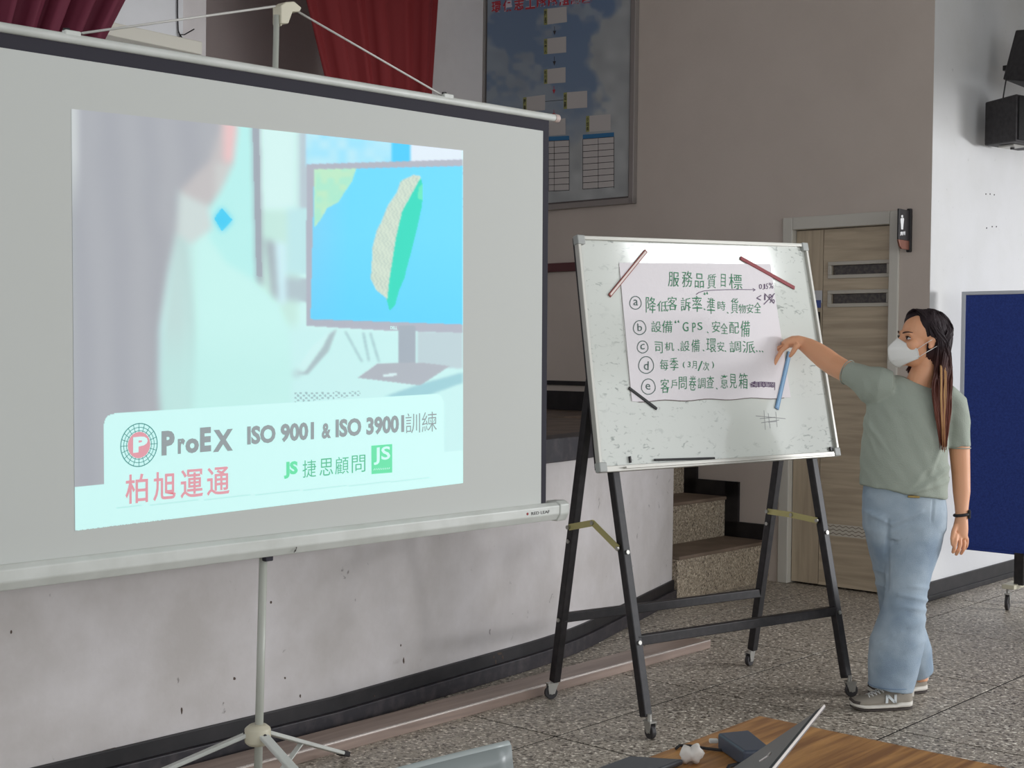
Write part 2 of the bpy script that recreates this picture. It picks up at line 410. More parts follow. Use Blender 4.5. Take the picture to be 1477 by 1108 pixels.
# zigzag skirting on the wall beside the steps
mb = MB(); t_ = .095
edge = [(.90 + .02, .0 + .22)]
lowz = [];
def seg(b0, b1, z0, z1): boxR(mb, -.022, 0, b0, b1, z0, z1)
seg(nose[0] - .0, nose[1], .2475, .2475 + t_); seg(nose[1] - t_, nose[1], .2475, .495 + t_)
seg(nose[1] - t_, nose[2], .495, .495 + t_); seg(nose[2] - t_, nose[2], .495, .7425 + t_)
seg(nose[2] - t_, stairtop, .7425, .7425 + t_); seg(stairtop - t_, stairtop, .7425, SZ + t_)
struct('baseboard_steps', mb, M['blacktrim'])

# door set back in the wall
dr = bpy.data.objects.new('door_1', None); COL.objects.link(dr); dr.location = RC(0, (bl + br_) / 2, 0); dr['kind'] = 'structure'; WL['door_1'] = dr.location.copy()
M['doorwood'] = woodmat('grey_oak_laminate', rgb(190, 174, 150), rgb(166, 150, 128), Vector((-B_.x, -B_.y, 0)), 6, .5)
M['doorwoodv'] = woodmat('grey_oak_laminate_upright', rgb(188, 172, 148), rgb(168, 152, 130), Z_, 6, .5)
M['frame'] = mat('pale_door_frame', rgb(196, 192, 182), .45)
fb = .075
mb = MB(); boxR(mb, -.014, .15, bl - fb * .9, bl, 0, ztop); boxR(mb, -.014, .15, br_, br_ + fb * .8, 0, ztop); boxR(mb, -.014, .15, br_ + fb * .8, bl - fb * .9, ztop - fb, ztop)
obj('door_frame', mb, M['frame'], dr, bevel=.005)
l0, l1 = br_ + fb * .8 + .004, bl - fb * .9 - .004; zd = ztop - fb - .004
# stile, leaf panel with two slots
split = alb(Bp(1182, 500))[1]
zs = [betaz(1240, 381)[1], betaz(1240, 395)[1], betaz(1240, 423)[1], betaz(1240, 437)[1]]
s0, s1 = alb(V(1280, 390, RC(.03, 0), A_))[1], alb(V(1200, 390, RC(.03, 0), A_))[1]
mb = MB(); boxR(mb, .032, .072, split + .003, l1, .012, zd); obj('door_stile', mb, M['doorwoodv'], dr, bevel=.002)
mb = MB()
boxR(mb, .03, .072, l0, s0, .012, zd); boxR(mb, .03, .072, s1, split - .002, .012, zd)
boxR(mb, .03, .072, s0, s1, .012, zs[3]); boxR(mb, .03, .072, s0, s1, zs[2], zs[1]); boxR(mb, .03, .072, s0, s1, zs[0], zd)
obj('door_leaf', mb, M['doorwood'], dr)
M['slotframe'] = mat('slot_frame', rgb(182, 176, 164), .45)
M['glassdark'] = mat('dark_obscured_glass', rgb(62, 56, 54), .25, noise=(60, rgb(84, 76, 70), .4, .6))
for za, zb in ((zs[1], zs[0]), (zs[3], zs[2])):
    mb = MB(); e = .022
    boxR(mb, .018, .04, s0 - e, s1 + e, zb, zb + e); boxR(mb, .018, .04, s0 - e, s1 + e, za - e, za); boxR(mb, .018, .04, s0 - e, s0, za, zb); boxR(mb, .018, .04, s1, s1 + e, za, zb)
    sf = obj('window_slot', mb, M['slotframe'], dr, bevel=.003)
    mb = MB(); boxR(mb, .045, .055, s0, s1, za, zb); obj('glass', mb, M['glassdark'], sf)
# wavy inlay lines near the door foot
M['inlay'] = mat('inlay_line', rgb(112, 98, 86), .5); M['inlaypale'] = mat('inlay_band', rgb(196, 190, 176), .5)
zi = betaz(1220, 768)[1]
mb = MB(); boxR(mb, .0285, .031, l0, split - .003, zi - .032, zi + .038); wb = obj('inlay_band', mb, M['inlaypale'], dr)
mb = MB()
for dz in (-.018, .004, .026):
    P = [RC(.028, l0 + (split - .003 - l0) * k / 60, zi + dz + .0045 * math.sin(k * 1.1)) for k in range(61)]
    for p, q in zip(P, P[1:]): mb.add([p - Z_ * .0022, q - Z_ * .0022, q + Z_ * .0022, p + Z_ * .0022], [(0, 1, 2, 3)])
obj('inlay_waves', mb, M['inlay'], wb)
# lock plate and handle, seen beside the board
PB = Plane(RC(.03, 0), -A_)
mb = MB(); 
def plate(mb, x0, y0, x1, y1, off0, off1, pl=PB):
    c = [pl(x0, y1, off0), pl(x1, y1, off0), pl(x1, y0, off0), pl(x0, y0, off0)]; return mb.prism(c, pl.n * (off1 - off0))
obj('notice_plate', plate(MB(), 1172, 419, 1186, 437, .002, .006), mat('notice_white', rgb(190, 190, 192), .5), dr)
obj('notice_mark', plate(MB(), 1176, 433, 1184, 444, .006, .009), mat('notice_blue', rgb(66, 84, 150), .5), dr)
hd = obj('door_handle', plate(MB(), 1177, 450, 1183, 478, .002, .014), mat('black_metal', rgb(32, 30, 34), .35, .6), dr, bevel=.002)
mb = MB(); P = PB(1180, 458, .03); mb.tube([PB(1180, 458, .01), P], .008, 10).tube([P, P + B_ * .08], .008, 10); obj('lever', mb, M['blacktrim'], hd, smooth=True)

# peeling marks and drill holes on the plaster
PC = Plane(RC(0, -.0006), -B_)
mb = MB()
for x, y in ((1422, 280), (1428, 280), (1434, 281), (1423, 329), (1431, 327), (1437, 327)): mb.disc(PC(x, y, 0), B_, .0045, .004, 8)
hw = obj('screw_hole', mb, mat('hole_dark', rgb(50, 44, 42), .9), bpy.data.objects['wall_right'], kind='stuff')
PS = Plane(RC(sa, sb), -B_)
mb = MB()
for x, y, w_, h_ in ((262, 1025, 1.6, 7), (338, 979, 2.2, 3.2), (411, 978, 1.4, 2.4), (433, 1004, 1.2, 3), (540, 1004, 1, 1.4), (293, 1062, 1.3, 3), (582, 953, 1.6, 5), (715, 955, 1.4, 5), (720, 943, 4.2, 2.6), (712, 948, 1.5, 3), (725, 948, 1.2, 4), (578, 931, 1, 2), (391, 869, 1.6, 2.6), (16, 912, 1.5, 3.5)):
    pts = [(x + w_ * math.cos(k * math.pi / 3.5 + x) * random.uniform(.6, 1), y + h_ * math.sin(k * math.pi / 3.5 + x) * random.uniform(.6, 1)) for k in range(7)]
    pp = [PS(a, b, .0) for a, b in pts]; mb.prism(pp, PS.n * .0012)
obj('paint_chip', mb, mat('bare_plaster', rgb(88, 74, 66), .9), bpy.data.objects['wall_stage_front'], kind='stuff')
mb = MB(); mb.prism([PS(a, b, .0) for a, b in ((118, 1106), (122, 1094), (134, 1088), (150, 1082), (166, 1078), (170, 1084), (160, 1092), (152, 1108))], PS.n * .002)
obj('peeled_patch', mb, mat('peeled_plaster', rgb(160, 156, 150), .9, noise=(40, rgb(110, 98, 88), .4, .6)), bpy.data.objects['wall_stage_front'])

# curtains on the stage
M['curtain'] = mat('maroon_velvet', rgb(118, 22, 26), .8); nt, b = nodes(M['curtain']); b.inputs['Sheen Weight'].default_value = .25; b.inputs['Sheen Tint'].default_value = rgb(160, 60, 70)
M['curtain2'] = mat('wine_velvet', rgb(98, 26, 48), .8)
def curtain(name, label, m, be, topl, topr, botl, botr, ytop, ybot, folds, amp, parts=40):
    pl = Plane(RC(0, be), -B_); n = folds * 8; root = thing(name, label, 'curtain', pl((botl + botr) / 2, ybot))
    rows = []
    def up(xt, xb):      # follow the hanging edge up to the rail under the ceiling
        B0 = pl(xb, ybot); T = pl(xt, ytop); return B0, B0 + (T - B0) * ((HW - .12 - B0.z) / (T.z - B0.z))
    bL, tL_ = up(topl, botl); bR, tR_ = up(topr, botr)
    for r in range(parts + 1):
        t = r / parts; row = []
        L = tL_.lerp(bL, t); Rr = tR_.lerp(bR, t)
        for c in range(n + 1):
            s = c / n; ph = s * folds * 2 * math.pi
            o = amp * (math.sin(ph + .6 * math.sin(3 * s + 2)) + .35 * math.sin(2.3 * ph + 1)) * (1 - .25 * t)
            row.append(L.lerp(Rr, s) + pl.n * (o + amp))
        rows.append(row)
    v = [p for row in rows for p in row]; w2 = n + 1
    f = [(r * w2 + c, r * w2 + c + 1, (r + 1) * w2 + c + 1, (r + 1) * w2 + c) for r in range(parts) for c in range(n)]
    o = obj('curtain_cloth', MB().add(v, f), m, root, smooth=True); s = o.modifiers.new('s', 'SOLIDIFY'); s.thickness = .006
    ax = (tR_ - tL_).normalized(); p0 = tL_ - ax * .1 + pl.n * amp; p1 = tR_ + ax * .1 + pl.n * amp
    obj('curtain_rail', MB().tube([p0, p1], .018, 10), mat('rail_grey', rgb(120, 120, 122), .4, .5), root, smooth=True)
    return root
curtain('stage_curtain', 'dark red stage curtain gathered narrow, hanging right of the screen mast', M['curtain'], 2.75, 395, 640, 512, 607, -150, 330, 6, .035)
curtain('stage_curtain', 'wine red stage curtain at the left end above the projection screen', M['curtain2'], 1.7, -160, 262, -160, 70, -160, 210, 9, .04)
# thin cable down the stage pier
pl = Plane(RC(0, BD - .5), -B_)
mb = MB(); mb.tube([pl(256, -60, .008), pl(256, 20, .008), pl(257, 44, .008), pl(260, 52, .012), pl(254, 62, .01), pl(250, 66, .01)], .004, 6)
mb.tube([pl(257, 46, .01), pl(263, 55, .014), pl(259, 50, .02), pl(266, 50, .014), pl(280, 42, .014)], .0035, 6)
obj('wall_cable', mb, M['blacktrim'], None, 'thin black cable running down the pale pier above the screen', 'cable', smooth=True, origin=pl(256, 60))
def proj(P):
    d = Vector(P) - O_; return 738.5 + FPX * d.dot(R_) / d.dot(F_), 554 - FPX * d.dot(U_) / d.dot(F_)
# ================================================================== PROJECTION SCREEN
POLE = D(380, 810, 3.9); PSC = Plane(POLE, -B_)
M['screencloth'] = mat('matte_white_cloth', rgb(196, 198, 193), .9)
M['blackcloth'] = mat('black_masking', rgb(48, 46, 54), .9)
M['whitemetal'] = mat('white_enamel', rgb(204, 206, 200), .38, noise=(9, rgb(192, 194, 187), .3, .6))
M['cream'] = mat('cream_plastic', rgb(200, 194, 172), .45)
M['creammetal'] = mat('cream_enamel_tube', rgb(176, 178, 168), .35)
M['rubber'] = mat('black_rubber', rgb(34, 32, 34), .7)
scr = thing('projection_screen', 'big white tripod projection screen with black border showing a slide', 'projection screen', G(378, 1185) if False else Vector((POLE.x, POLE.y, 0)))
def lq(x, x0, y0, x1, y1): return y0 + (y1 - y0) * (x - x0) / (x1 - x0)
XL = -325
yt = lambda x: lq(x, 0, 39, 801, 170.5)
obj('top_tube', MB().tube([PSC(XL, yt(XL)), PSC(803, yt(803))], .0125, 16), M['whitemetal'], scr, smooth=True, bevel=.002)
cap = obj('end_cap', MB().tube([PSC(799, yt(799)), PSC(804.5, yt(804.5))], .0145, 16), mat('faded_rose_cap', rgb(188, 168, 160), .5), scr)
yb = lambda x: lq(x, 0, 822, 783, 728)
wt = lambda x: lq(x, 0, 68.5, 783, 189)
poly_w = [(XL, wt(XL)), (783, 189), (780, yb(780)), (XL, yb(XL))]
obj('black_masking', MB().prism([PSC(x, y, -.0035) for x, y in [(XL - 12, yt(XL) + 3), (791, yt(791) + 2), (786.5, yb(787)), (XL - 12, yb(XL))]], PSC.n * .0025), M['blackcloth'], scr)
obj('screen_fabric', MB().prism([PSC(x, y, -.0012) for x, y in poly_w], PSC.n * .0010), M['screencloth'], scr)
# housing: long casing with bevelled profile
h0 = PSC(XL, lq(XL, 0, 834, 806, 736.5)); h1 = PSC(804, 736.5)
def prof(c, s=1.0):
    pr_ = [(-.030, .030), (.012, .033), (.030, .022), (.030, -.008), (.016, -.031), (-.030, -.031)]
    return [c + PSC.n * (a * s - .004) + Z_ * (b_ * s) for a, b_ in pr_]
obj('casing', MB().loft([prof(h0), prof(h1)]), M['whitemetal'], scr, bevel=.003)
h2 = PSC(799, 737.2); h3 = PSC(812, 735.6)
obj('casing_end', MB().loft([prof(h2, 1.16), prof(h3, 1.16)]), M['whitemetal'], scr, bevel=.004)
tm = MB(); text_fit(tm, 'RED LEAF', PSC, (766.5, 743.3), (793, 740.1), (766.3, 739.0), .0268, .012)
obj('maker_lettering', tm, mat('print_black', rgb(38, 34, 34), .6), scr)
obj('maker_mark', MB().disc(PSC(761, 741.5, .0268), PSC.n, .005, .001, 10), mat('print_red', rgb(150, 50, 56), .6), scr)
mb = MB(); 
for x0, y0, x1, y1 in ((428, 789, 426, 796), (426, 793, 424, 797)): ribbon(mb, [(x0, y0), (x1, y1)], PSC, 1.2, .0275)
obj('scratch', mb, mat('scratch_dark', rgb(60, 56, 52), .8), scr)
# mast
HUB = D(379, 1062, 3.9) - PSC.n * .0
up0 = Vector((POLE.x, POLE.y, HUB.z)) - PSC.n * .02
MT = PSC(399, 22, -.05); MB0 = PSC(380, 815, -.02)
obj('lower_pole', MB().tube([up0 - Z_ * .22, MB0 + Z_ * .06], .0122, 16), M['creammetal'], scr, smooth=True)
obj('upper_pole', MB().tube([MB0, MT], .0088, 14), M['creammetal'], scr, smooth=True)
obj('pole_clamp', MB().box(PSC(384, 805, -.012), A_ * .014, PSC.n * .016, Z_ * .008), M['blackcloth'], scr, bevel=.003)
mb = MB(); mb.prism([PSC(x, y, -.075) for x, y in ((393, 37), (393, 11), (400, 6), (412, 5), (423, 14), (420, 20), (410, 20), (404, 37))], PSC.n * .04)
bk = obj('top_bracket', mb, M['cream'], scr, bevel=.003)
mb = MB(); mb.tube([PSC(412, 19, -.05), PSC(408, 32, -.05), PSC(404, 37, -.05)], .003, 8); obj('latch', mb, M['cream'], bk)
for x0, y0, x1, y1, nm in ((418, 10, 637, 137, 1), (397, 9, 118, 48, 2)):
    obj('suspension_cord', MB().tube([PSC(x0, y0, -.05), PSC(x1, y1, -.004)], .0033, 8), mat('cord_white', rgb(196, 194, 188), .5), scr, smooth=True)
for x in (645, 103):
    c = PSC(x, yt(x) - 1.5, .0); ax = (PSC(x + 5, yt(x + 5)) - PSC(x, yt(x))).normalized()
    mb = MB().box(c + Z_ * .008, ax * .022, PSC.n * .01, Z_ * .009); cl = obj('tube_clip', mb, M['whitemetal'], scr, bevel=.003)
    obj('clip_pin', MB().tube([c + Z_ * .018 - ax * .022, c + Z_ * .02 - ax * .006], .0035, 8), M['blacktrim'], cl)
# hub and tripod feet
hub = obj('hub', MB().tube([up0 - Z_ * .032, up0 - Z_ * .022, up0 + Z_ * .016, up0 + Z_ * .028], [.028, .038, .038, .024], 18), M['cream'], scr, smooth=True, bevel=.003)
f1 = G(497, 1095) - up0; f1.z = 0
for k in range(3):
    v = Matrix.Rotation(-k * 2 * math.pi / 3, 3, 'Z') @ f1; vn = v.normalized()
    s = up0 + vn * .03 - Z_ * .0; e = Vector((up0.x + v.x, up0.y + v.y, .018))
    lg = obj('leg', MB().bar(s, e, .03, .012), M['whitemetal'], scr, bevel=.003)
    dd = (e - s).normalized(); obj('rubber_foot', MB().bar(e - dd * .035, e + dd * .012, .034, .018), M['rubber'], lg, bevel=.004)
    m_ = s.lerp(e, .45); q = Vector((up0.x, up0.y, .05)) + vn * .014
    obj('brace', MB().bar(m_, q, .016, .005), M['whitemetal'], lg)
    obj('hub_rivet', MB().disc(up0 + vn * .038 + Z_ * .002, vn, .005, .006, 8), M['rubber'], hub)
obj('slide_collar', MB().tube([Vector((up0.x, up0.y, .035)), Vector((up0.x, up0.y, .065))], .022, 14), M['cream'], scr)

# ---- the projected slide: light added to the cloth
AMB = 0.425
def slide(px, py):
    C = np.empty(px.shape + (3,)); C[:] = (206, 244, 240)
    def put(mask, col, a=1.0):
        mm = (mask * a)[..., None] if mask.dtype != bool else (mask.astype(float) * a)[..., None]
        C[:] = C * (1 - mm) + np.array(col, float) * mm
    def P(pts): return inside(px, py, pts)
    def soft(d, w_): return np.clip(d / w_ + .5, 0, 1)
    put(P([(341, 150), (366, 150), (372, 420), (300, 420), (300, 150)]), (186, 240, 236))
    put(soft(430 - px, 8) * soft(px - 372, 4) * soft(306 - py, 4), (212, 244, 240))
    put(soft(430 - px, 8) * soft(px - 372, 4) * soft(py - 303, 2), (196, 232, 222))
    put(P([(424, 150), (446, 150), (446, 345), (424, 345)]), (184, 200, 208))
    put(P([(424, 150), (432, 150), (432, 300), (424, 300)]), (206, 240, 236))
    put(P([(441, 150), (592, 150), (592, 240), (441, 240)]), (150, 224, 250), .9)
    put(fog(px, py, 3, 13) * P([(441, 150), (592, 150), (592, 240), (441, 240)]), (196, 236, 246), .8)
    put(P([(565, 150), (592, 150), (592, 240), (565, 240)]), (84, 204, 250))
    put(P([(592, 150), (668, 150), (668, 240), (592, 240)]), (224, 236, 246))
    put(P([(382, 345), (404, 352), (406, 440), (392, 425)]), (166, 178, 184)); put(P([(396, 348), (412, 352), (412, 436), (402, 440)]), (206, 238, 244))
    put(P([(414, 300), (444, 300), (444, 395), (414, 395)]), (190, 230, 232)); put(P([(412, 400), (444, 402), (444, 436), (412, 432)]), (178, 196, 202))
    # desk
    put(soft(py - (470 + (px - 420) * .03), 20), (200, 240, 238))
    put(P([(602, 478), (668, 478), (668, 532), (602, 528)]), (186, 202, 208), .85)
    put(P([(555, 572), (600, 556), (668, 537), (668, 552), (600, 577)]), (158, 206, 214))
    put(P([(421, 542), (452, 500), (486, 474), (474, 506), (444, 540)]), (170, 190, 194)); put(P([(425, 536), (450, 500), (478, 476), (466, 500), (440, 536)]), (206, 242, 240))
    for a, b_, s_ in ((498, 478, .55), (524, 480, .2), (534, 480, .3)): put((np.abs(px - (a + (py - b_) * s_)) < .9) & (py > b_) & (py < 522), (120, 150, 160), .8)
    # the background of the slide is out of focus
    def blur(Cx, r):
        for ax in (0, 1):
            acc = np.zeros_like(Cx)
            for k in range(-r, r + 1): acc += np.roll(Cx, k, ax) if False else np.take(Cx, np.clip(np.arange(Cx.shape[ax]) + k, 0, Cx.shape[ax] - 1), ax)
            Cx = acc / (2 * r + 1)
        return Cx
    C[:] = blur(blur(C, 1), 1)
    # map monitor
    put(P([(442, 237), (668, 230), (668, 480), (560, 477), (442, 470)]), (176, 180, 192))
    scrn = P([(453, 244.5), (667, 239.5), (667, 468), (448, 460.5)])
    put(scrn, (112, 218, 253)); put(scrn * soft(475 - px, 60), (132, 210, 246), .8); put(scrn * soft(py - 400, 120), (96, 208, 252), .6)
    land = P([(453, 244), (514, 243), (508, 262), (498, 276), (488, 292), (472, 300), (462, 318), (453, 328)])
    put(land, (172, 232, 204)); put(land * soft(fog(px, py, 5, 9) - .5, .3), (196, 234, 196), .7)
    tw = P([(606, 254), (597, 252), (578, 261), (572, 278), (559, 297), (550, 320), (543, 334), (537, 357), (536, 385), (534.5, 402), (542, 418), (557, 430), (562, 449), (570, 440), (576, 418), (584, 400), (586, 390), (594, 360), (602, 328), (608, 300), (610, 285), (609, 262)])
    put(tw, (62, 218, 190))
    west = tw & P([(612, 250), (590, 245), (530, 330), (530, 440), (558, 436), (562, 402), (571, 344), (580, 305), (596, 276), (606, 258)])
    put(west, (212, 226, 208)); put(west & ((np.sin(px * 1.1 + 2 * np.sin(py * .5)) * np.sin(py * 1.25)) > .25), (176, 196, 184), .8)
    put(tw & P([(604, 270), (612, 262), (612, 290), (602, 286)]), (110, 232, 190))
    put(P([(575, 470), (599, 470), (599, 534), (575, 532)]), (164, 174, 184))
    put(P([(516, 545), (544, 525), (606, 523), (649, 528), (606, 556)]), (174, 180, 188)); put(P([(552, 540), (572, 538), (572, 542), (552, 544)]), (214, 236, 238))
    # thin bezel of the left monitor, blue notes
    put(P([(363.5, 150), (373, 150), (379, 412), (370, 404)]), (158, 164, 174))
    put(P([(309, 315), (320, 300), (335, 317), (320, 334)]), (76, 206, 244)); put(P([(304, 368), (312, 366), (330, 388), (318, 386)]), (76, 206, 244))
    # white coat
    coat = P([(254, 330), (275, 318), (303, 345), (327, 380), (368, 404), (402, 438), (417, 475), (421, 540), (420, 620), (228, 640), (236, 480)])
    put(coat, (200, 244, 238)); 
    put(coat * np.exp(-((px - (266 + (py - 330) * .03 + 6 * np.sin(py / 60))) / 5) ** 2), (182, 216, 212), .7)
    put(coat * soft(275 - px, 25), (190, 210, 208), .7)
    put(coat * soft(py - 500, 70), (190, 236, 230), .5)
    # neck and face
    put(P([(258, 276), (300, 292), (306, 330), (276, 352), (252, 336)]), (206, 218, 216))
    face = P([(300, 150), (343, 150), (342, 190), (336, 238), (318, 276), (303, 297), (285, 290), (258, 276)])
    put(face, (196, 192, 192)); put(face * soft(px - 322, 8) * soft(235 - py, 12), (232, 196, 196)); put(face * soft(px - 310, 8) * soft(py - 236, 6), (204, 206, 204))
    # hair
    edge = np.interp(py, [150, 185, 231, 276, 333, 394, 475, 556, 620, 720], [318, 316, 302, 258, 254, 242, 230, 229, 232, 240])
    hair = soft(edge - px, 9); put(hair, (170, 172, 178))
    st = .5 + .5 * np.sin((px - .05 * py) * .11 + 2 * fog(px, py, 8, 60)); put(hair * st, (180, 182, 186), .55)
    put(soft(112 - px, 8) * soft(270 - py, 90), (222, 226, 226)); put(soft(108 - px, 5), (178, 184, 184), .5)
    soft_ = blur(blur(C, 4), 3); left = np.clip((440 - px) / 12, 0, 1)[..., None]; C[:] = C * (1 - left) + soft_ * left
    C[:] = blur(C, 1) * .7 + C * .3
    put(P([(363.5, 150), (373, 150), (378, 400), (370, 398)]), (160, 166, 176), .8); put(P([(309, 315), (320, 300), (335, 317), (320, 334)]), (76, 206, 244), .85)
    # caption panel
    pan = P([(108, 703), (150, 699), (150, 612), (152, 604), (157, 599), (167, 596), (628, 568), (636, 570), (641, 580), (641, 652), (668, 649), (668, 697), (108, 766)])
    put(pan, (208, 250, 246))
    put((px > 424) & (px < 520) & (py > 566 + (424 - px) * .02) & (py < 581 + (424 - px) * .1) & (np.sin(px * .8) * np.sin(py * .9) > .2) & ~pan, (150, 180, 184), .8)
    put(pan & (np.abs(py - (733 - (px - 168) * .0965)) < .6) & (px > 168) & (px < 620), (186, 232, 228))
    put(pan & (np.abs(px - 641) < .7) & (py < 650), (180, 222, 220))
    L = C / 255.0; L = np.where(L <= .04045, L / 12.92, ((L + .055) / 1.055) ** 2.4)
    return np.clip(C, 0, 255)
ms = vcolmat('projected_light', .9, emit=1.0, diff=0); nt, b = nodes(ms)
at_ = [n for n in nt.nodes if n.bl_idname == 'ShaderNodeAttribute'][0]
for l_ in list(nt.links):
    if l_.from_node == at_: nt.links.remove(l_)
def vm(op, x, y):
    n = nt.nodes.new('ShaderNodeVectorMath'); n.operation = op; nt.links.new(x, n.inputs[0]); n.inputs[1].default_value = (y, y, y); return n.outputs[0]
nt.links.new(vm('MULTIPLY', vm('MINIMUM', at_.outputs['Color'], AMB), lin(196) / AMB), b.inputs['Base Color'])
nt.links.new(vm('MAXIMUM', vm('SUBTRACT', at_.outputs['Color'], AMB), 0), b.inputs['Emission Color'])
sl = print_grid('projected_picture', [(103, 157), (668, 217), (668, 697), (108, 766)], PSC, .0006, 480, 420, slide, ms, scr)
def smat(name, r, g, b_):
    t = [lin(r), lin(g), lin(b_)]; alb_ = lin(196)
    m = mat(name, tuple(min(1, x / AMB) * alb_ for x in t) + (1,), .9); nt, bs = nodes(m)
    bs.inputs['Emission Color'].default_value = tuple(max(0, x - AMB) for x in t) + (1,); bs.inputs['Emission Strength'].default_value = 1; return m
gry = smat('slide_grey', 152, 160, 162); pnk = smat('slide_rose', 226, 160, 170); grn = smat('slide_green', 112, 226, 170); tea = smat('slide_teal', 92, 150, 146); whi = smat('slide_white', 212, 250, 246); thin_ = smat('slide_thin_green', 100, 190, 150)
o1 = .0012
def stext(name, s, m, bl_, br2, tl_, wgt, par=None, off=o1):
    mm = MB(); text_fit(mm, s, PSC, bl_, br2, tl_, off, wgt); return obj(name, mm, m, par or sl)
stext('slide_lettering', 'P', gry, (233, 657.5), (252, 656), (233, 622), .055); stext('slide_lettering', 'r', gry, (256.5, 655), (267, 654), (256.5, 633), .05)
stext('slide_lettering', 'o', gry, (267.5, 654.5), (287, 653), (267.5, 633), .05); stext('slide_lettering', 'E', gry, (288.5, 652.5), (304.5, 651), (288.5, 617), .055)
stext('slide_lettering', 'X', gry, (307, 652.5), (336, 650), (307.5, 620.5), .05)
for ch, x in zip('柏旭運通', (181, 221, 260.5, 298.5)): stext('slide_lettering', ch, pnk, (x, 727.5 - (x - 181) * .1), (x + 32.5, 724.5 - (x - 181) * .1), (x, 685 - (x - 181) * .085), .012)
stext('slide_lettering', 'ISO 9001', gry, (356.5, 642.5), (453, 634.5), (356.5, 615), .045)
stext('slide_lettering', '&', gry, (464, 633.5), (477.5, 632), (464, 611), .04)
stext('slide_lettering', 'ISO 39001', gry, (484, 632), (583, 624), (484, 605), .045)
stext('slide_lettering', '訓', gry, (585, 625.5), (606, 624), (585, 596.5), -.004); stext('slide_lettering', '練', gry, (608.5, 624), (630, 622), (608.5, 595), -.004)
stext('slide_lettering', 'JS', grn, (409.5, 691), (429.5, 689), (409.5, 666.5), .05)
for ch, x in zip('捷思顧問', (436.5, 461, 483.5, 507.5)): stext('slide_lettering', ch, thin_, (x, 689.5 - (x - 437) * .1), (x + 19.5, 687.5 - (x - 437) * .1), (x, 664.5 - (x - 437) * .1), -.002)
lg_ = obj('slide_logo', poly(MB(), [(536, 684), (565.7, 681.7), (565.7, 640.6), (535.6, 643)], PSC, o1), grn, sl)
stext('slide_lettering', 'JS', whi, (539, 671), (563, 668), (539, 646), .02, off=.0018)
mm = MB(); 
for k in range(9): ribbon(mm, [(539 + k * 2.7, 678.5 - k * .2), (540.6 + k * 2.7, 676 - k * .2)], PSC, .7, .0018)
obj('slide_small_print', mm, whi, sl)
stext('slide_lettering', 'DELL', whi, (563, 475), (573, 475.3), (563, 470.5), .03)
# globe emblem
cx, cy = 200.5, 642; mm = MB()
ell = lambda rx, ry, n=40: [(cx + rx * math.cos(2 * math.pi * k / n), cy + ry * math.sin(2 * math.pi * k / n) - rx * math.cos(2 * math.pi * k / n) * .08) for k in range(n)]
for rx, ry, w_ in ((26.3, 31, 1.2), (22, 25.5, .8), (18, 20.5, .8)): ribbon(mm, ell(rx, ry), PSC, w_, o1, closed=True)
for k in range(20):
    a_ = 2 * math.pi * k / 20; c_, s_ = math.cos(a_), math.sin(a_); ribbon(mm, [(cx + 16.5 * c_, cy + 19 * s_ - 1.3 * c_), (cx + 26 * c_, cy + 30.6 * s_ - 2.1 * c_)], PSC, .8, o1)
obj('slide_globe_rings', mm, tea, sl); obj('slide_globe_disc', poly(MB(), ell(16.2, 19), PSC, .0016), pnk, sl)
stext('slide_lettering', 'P', whi, (192, 653.5), (213, 651), (192, 631), .05, off=.0022)

# ================================================================== POSTER BOARD ON THE BACK WALL
PW = Plane(RC(-.03, 0), -A_)
b0 = alb(PW(906, 280))[1]; b1 = alb(PW(700, 280))[1]; z0 = PW(906, 283).z; z1 = z0 + 1.75
pq = [proj(RC(-.03, b1, z1)), proj(RC(-.03, b0, z1)), proj(RC(-.03, b0, z0)), proj(RC(-.03, b1, z0))]
po = thing('wall_poster', 'blue sky and cloud organisation chart poster in silver frame on back wall', 'poster', RC(-.03, (b0 + b1) / 2, z0))
mb = MB(); boxR(mb, -.026, -.001, b0 - .03, b1 + .03, z0 - .03, z1 + .02); obj('backing_board', mb, mat('backing', rgb(96, 88, 86), .7), po)
M['alu'] = mat('brushed_aluminium', rgb(150, 144, 140), .4, .35)
for nm, a, b_, c, d_ in (('frame_bar', b0 - .05, b0 - .012, z0 - .05, z1 + .02), ('frame_bar', b1 + .012, b1 + .05, z0 - .05, z1 + .02), ('frame_bar', b0 - .05, b1 + .05, z0 - .05, z0 - .012)):
    mb = MB(); boxR(mb, -.045, -.001, a, b_, c, d_); obj(nm, mb, M['alu'], po, bevel=.003)
def sky(px, py):
    C = np.empty(px.shape + (3,)); g = np.clip((py - 0) / 290, 0, 1)[..., None]
    C[:] = (104, 124, 152); C = C * (1 - g * .5) + np.array((136, 150, 158.)) * g * .5
    n = fog(px, py, 1, 46) * .5 + fog(px, py, 2, 20) * .3 + fog(px, py, 9, 8) * .2
    edge = np.interp(py, [-300, 0, 30, 60, 90, 120, 160, 300], [900, 893, 868, 845, 838, 850, 845, 770])
    cl = np.clip((px - edge + (n - .5) * 70) / 16, 0, 1)
    low = np.clip((py - 120 + (n - .5) * 120) / 90, 0, 1) * .8
    cl2 = np.clip(((n - .56) * 9), 0, 1) * np.clip((190 - np.abs(px - 760)) / 100, 0, 1) * .5
    m_ = np.maximum(np.maximum(cl * .85, low), cl2)[..., None]
    sh = 1 + (fog(px, py, 4, 16) - .5)[..., None] * .16
    C = C * (1 - m_) + np.array((172, 172, 168.)) * m_ * sh
    return np.clip(C, 0, 255)
pr_ = print_grid('printed_sky', pq, PW, .001, 110, 150, sky, vcolmat('poster_print', .45, coat=.2), po)
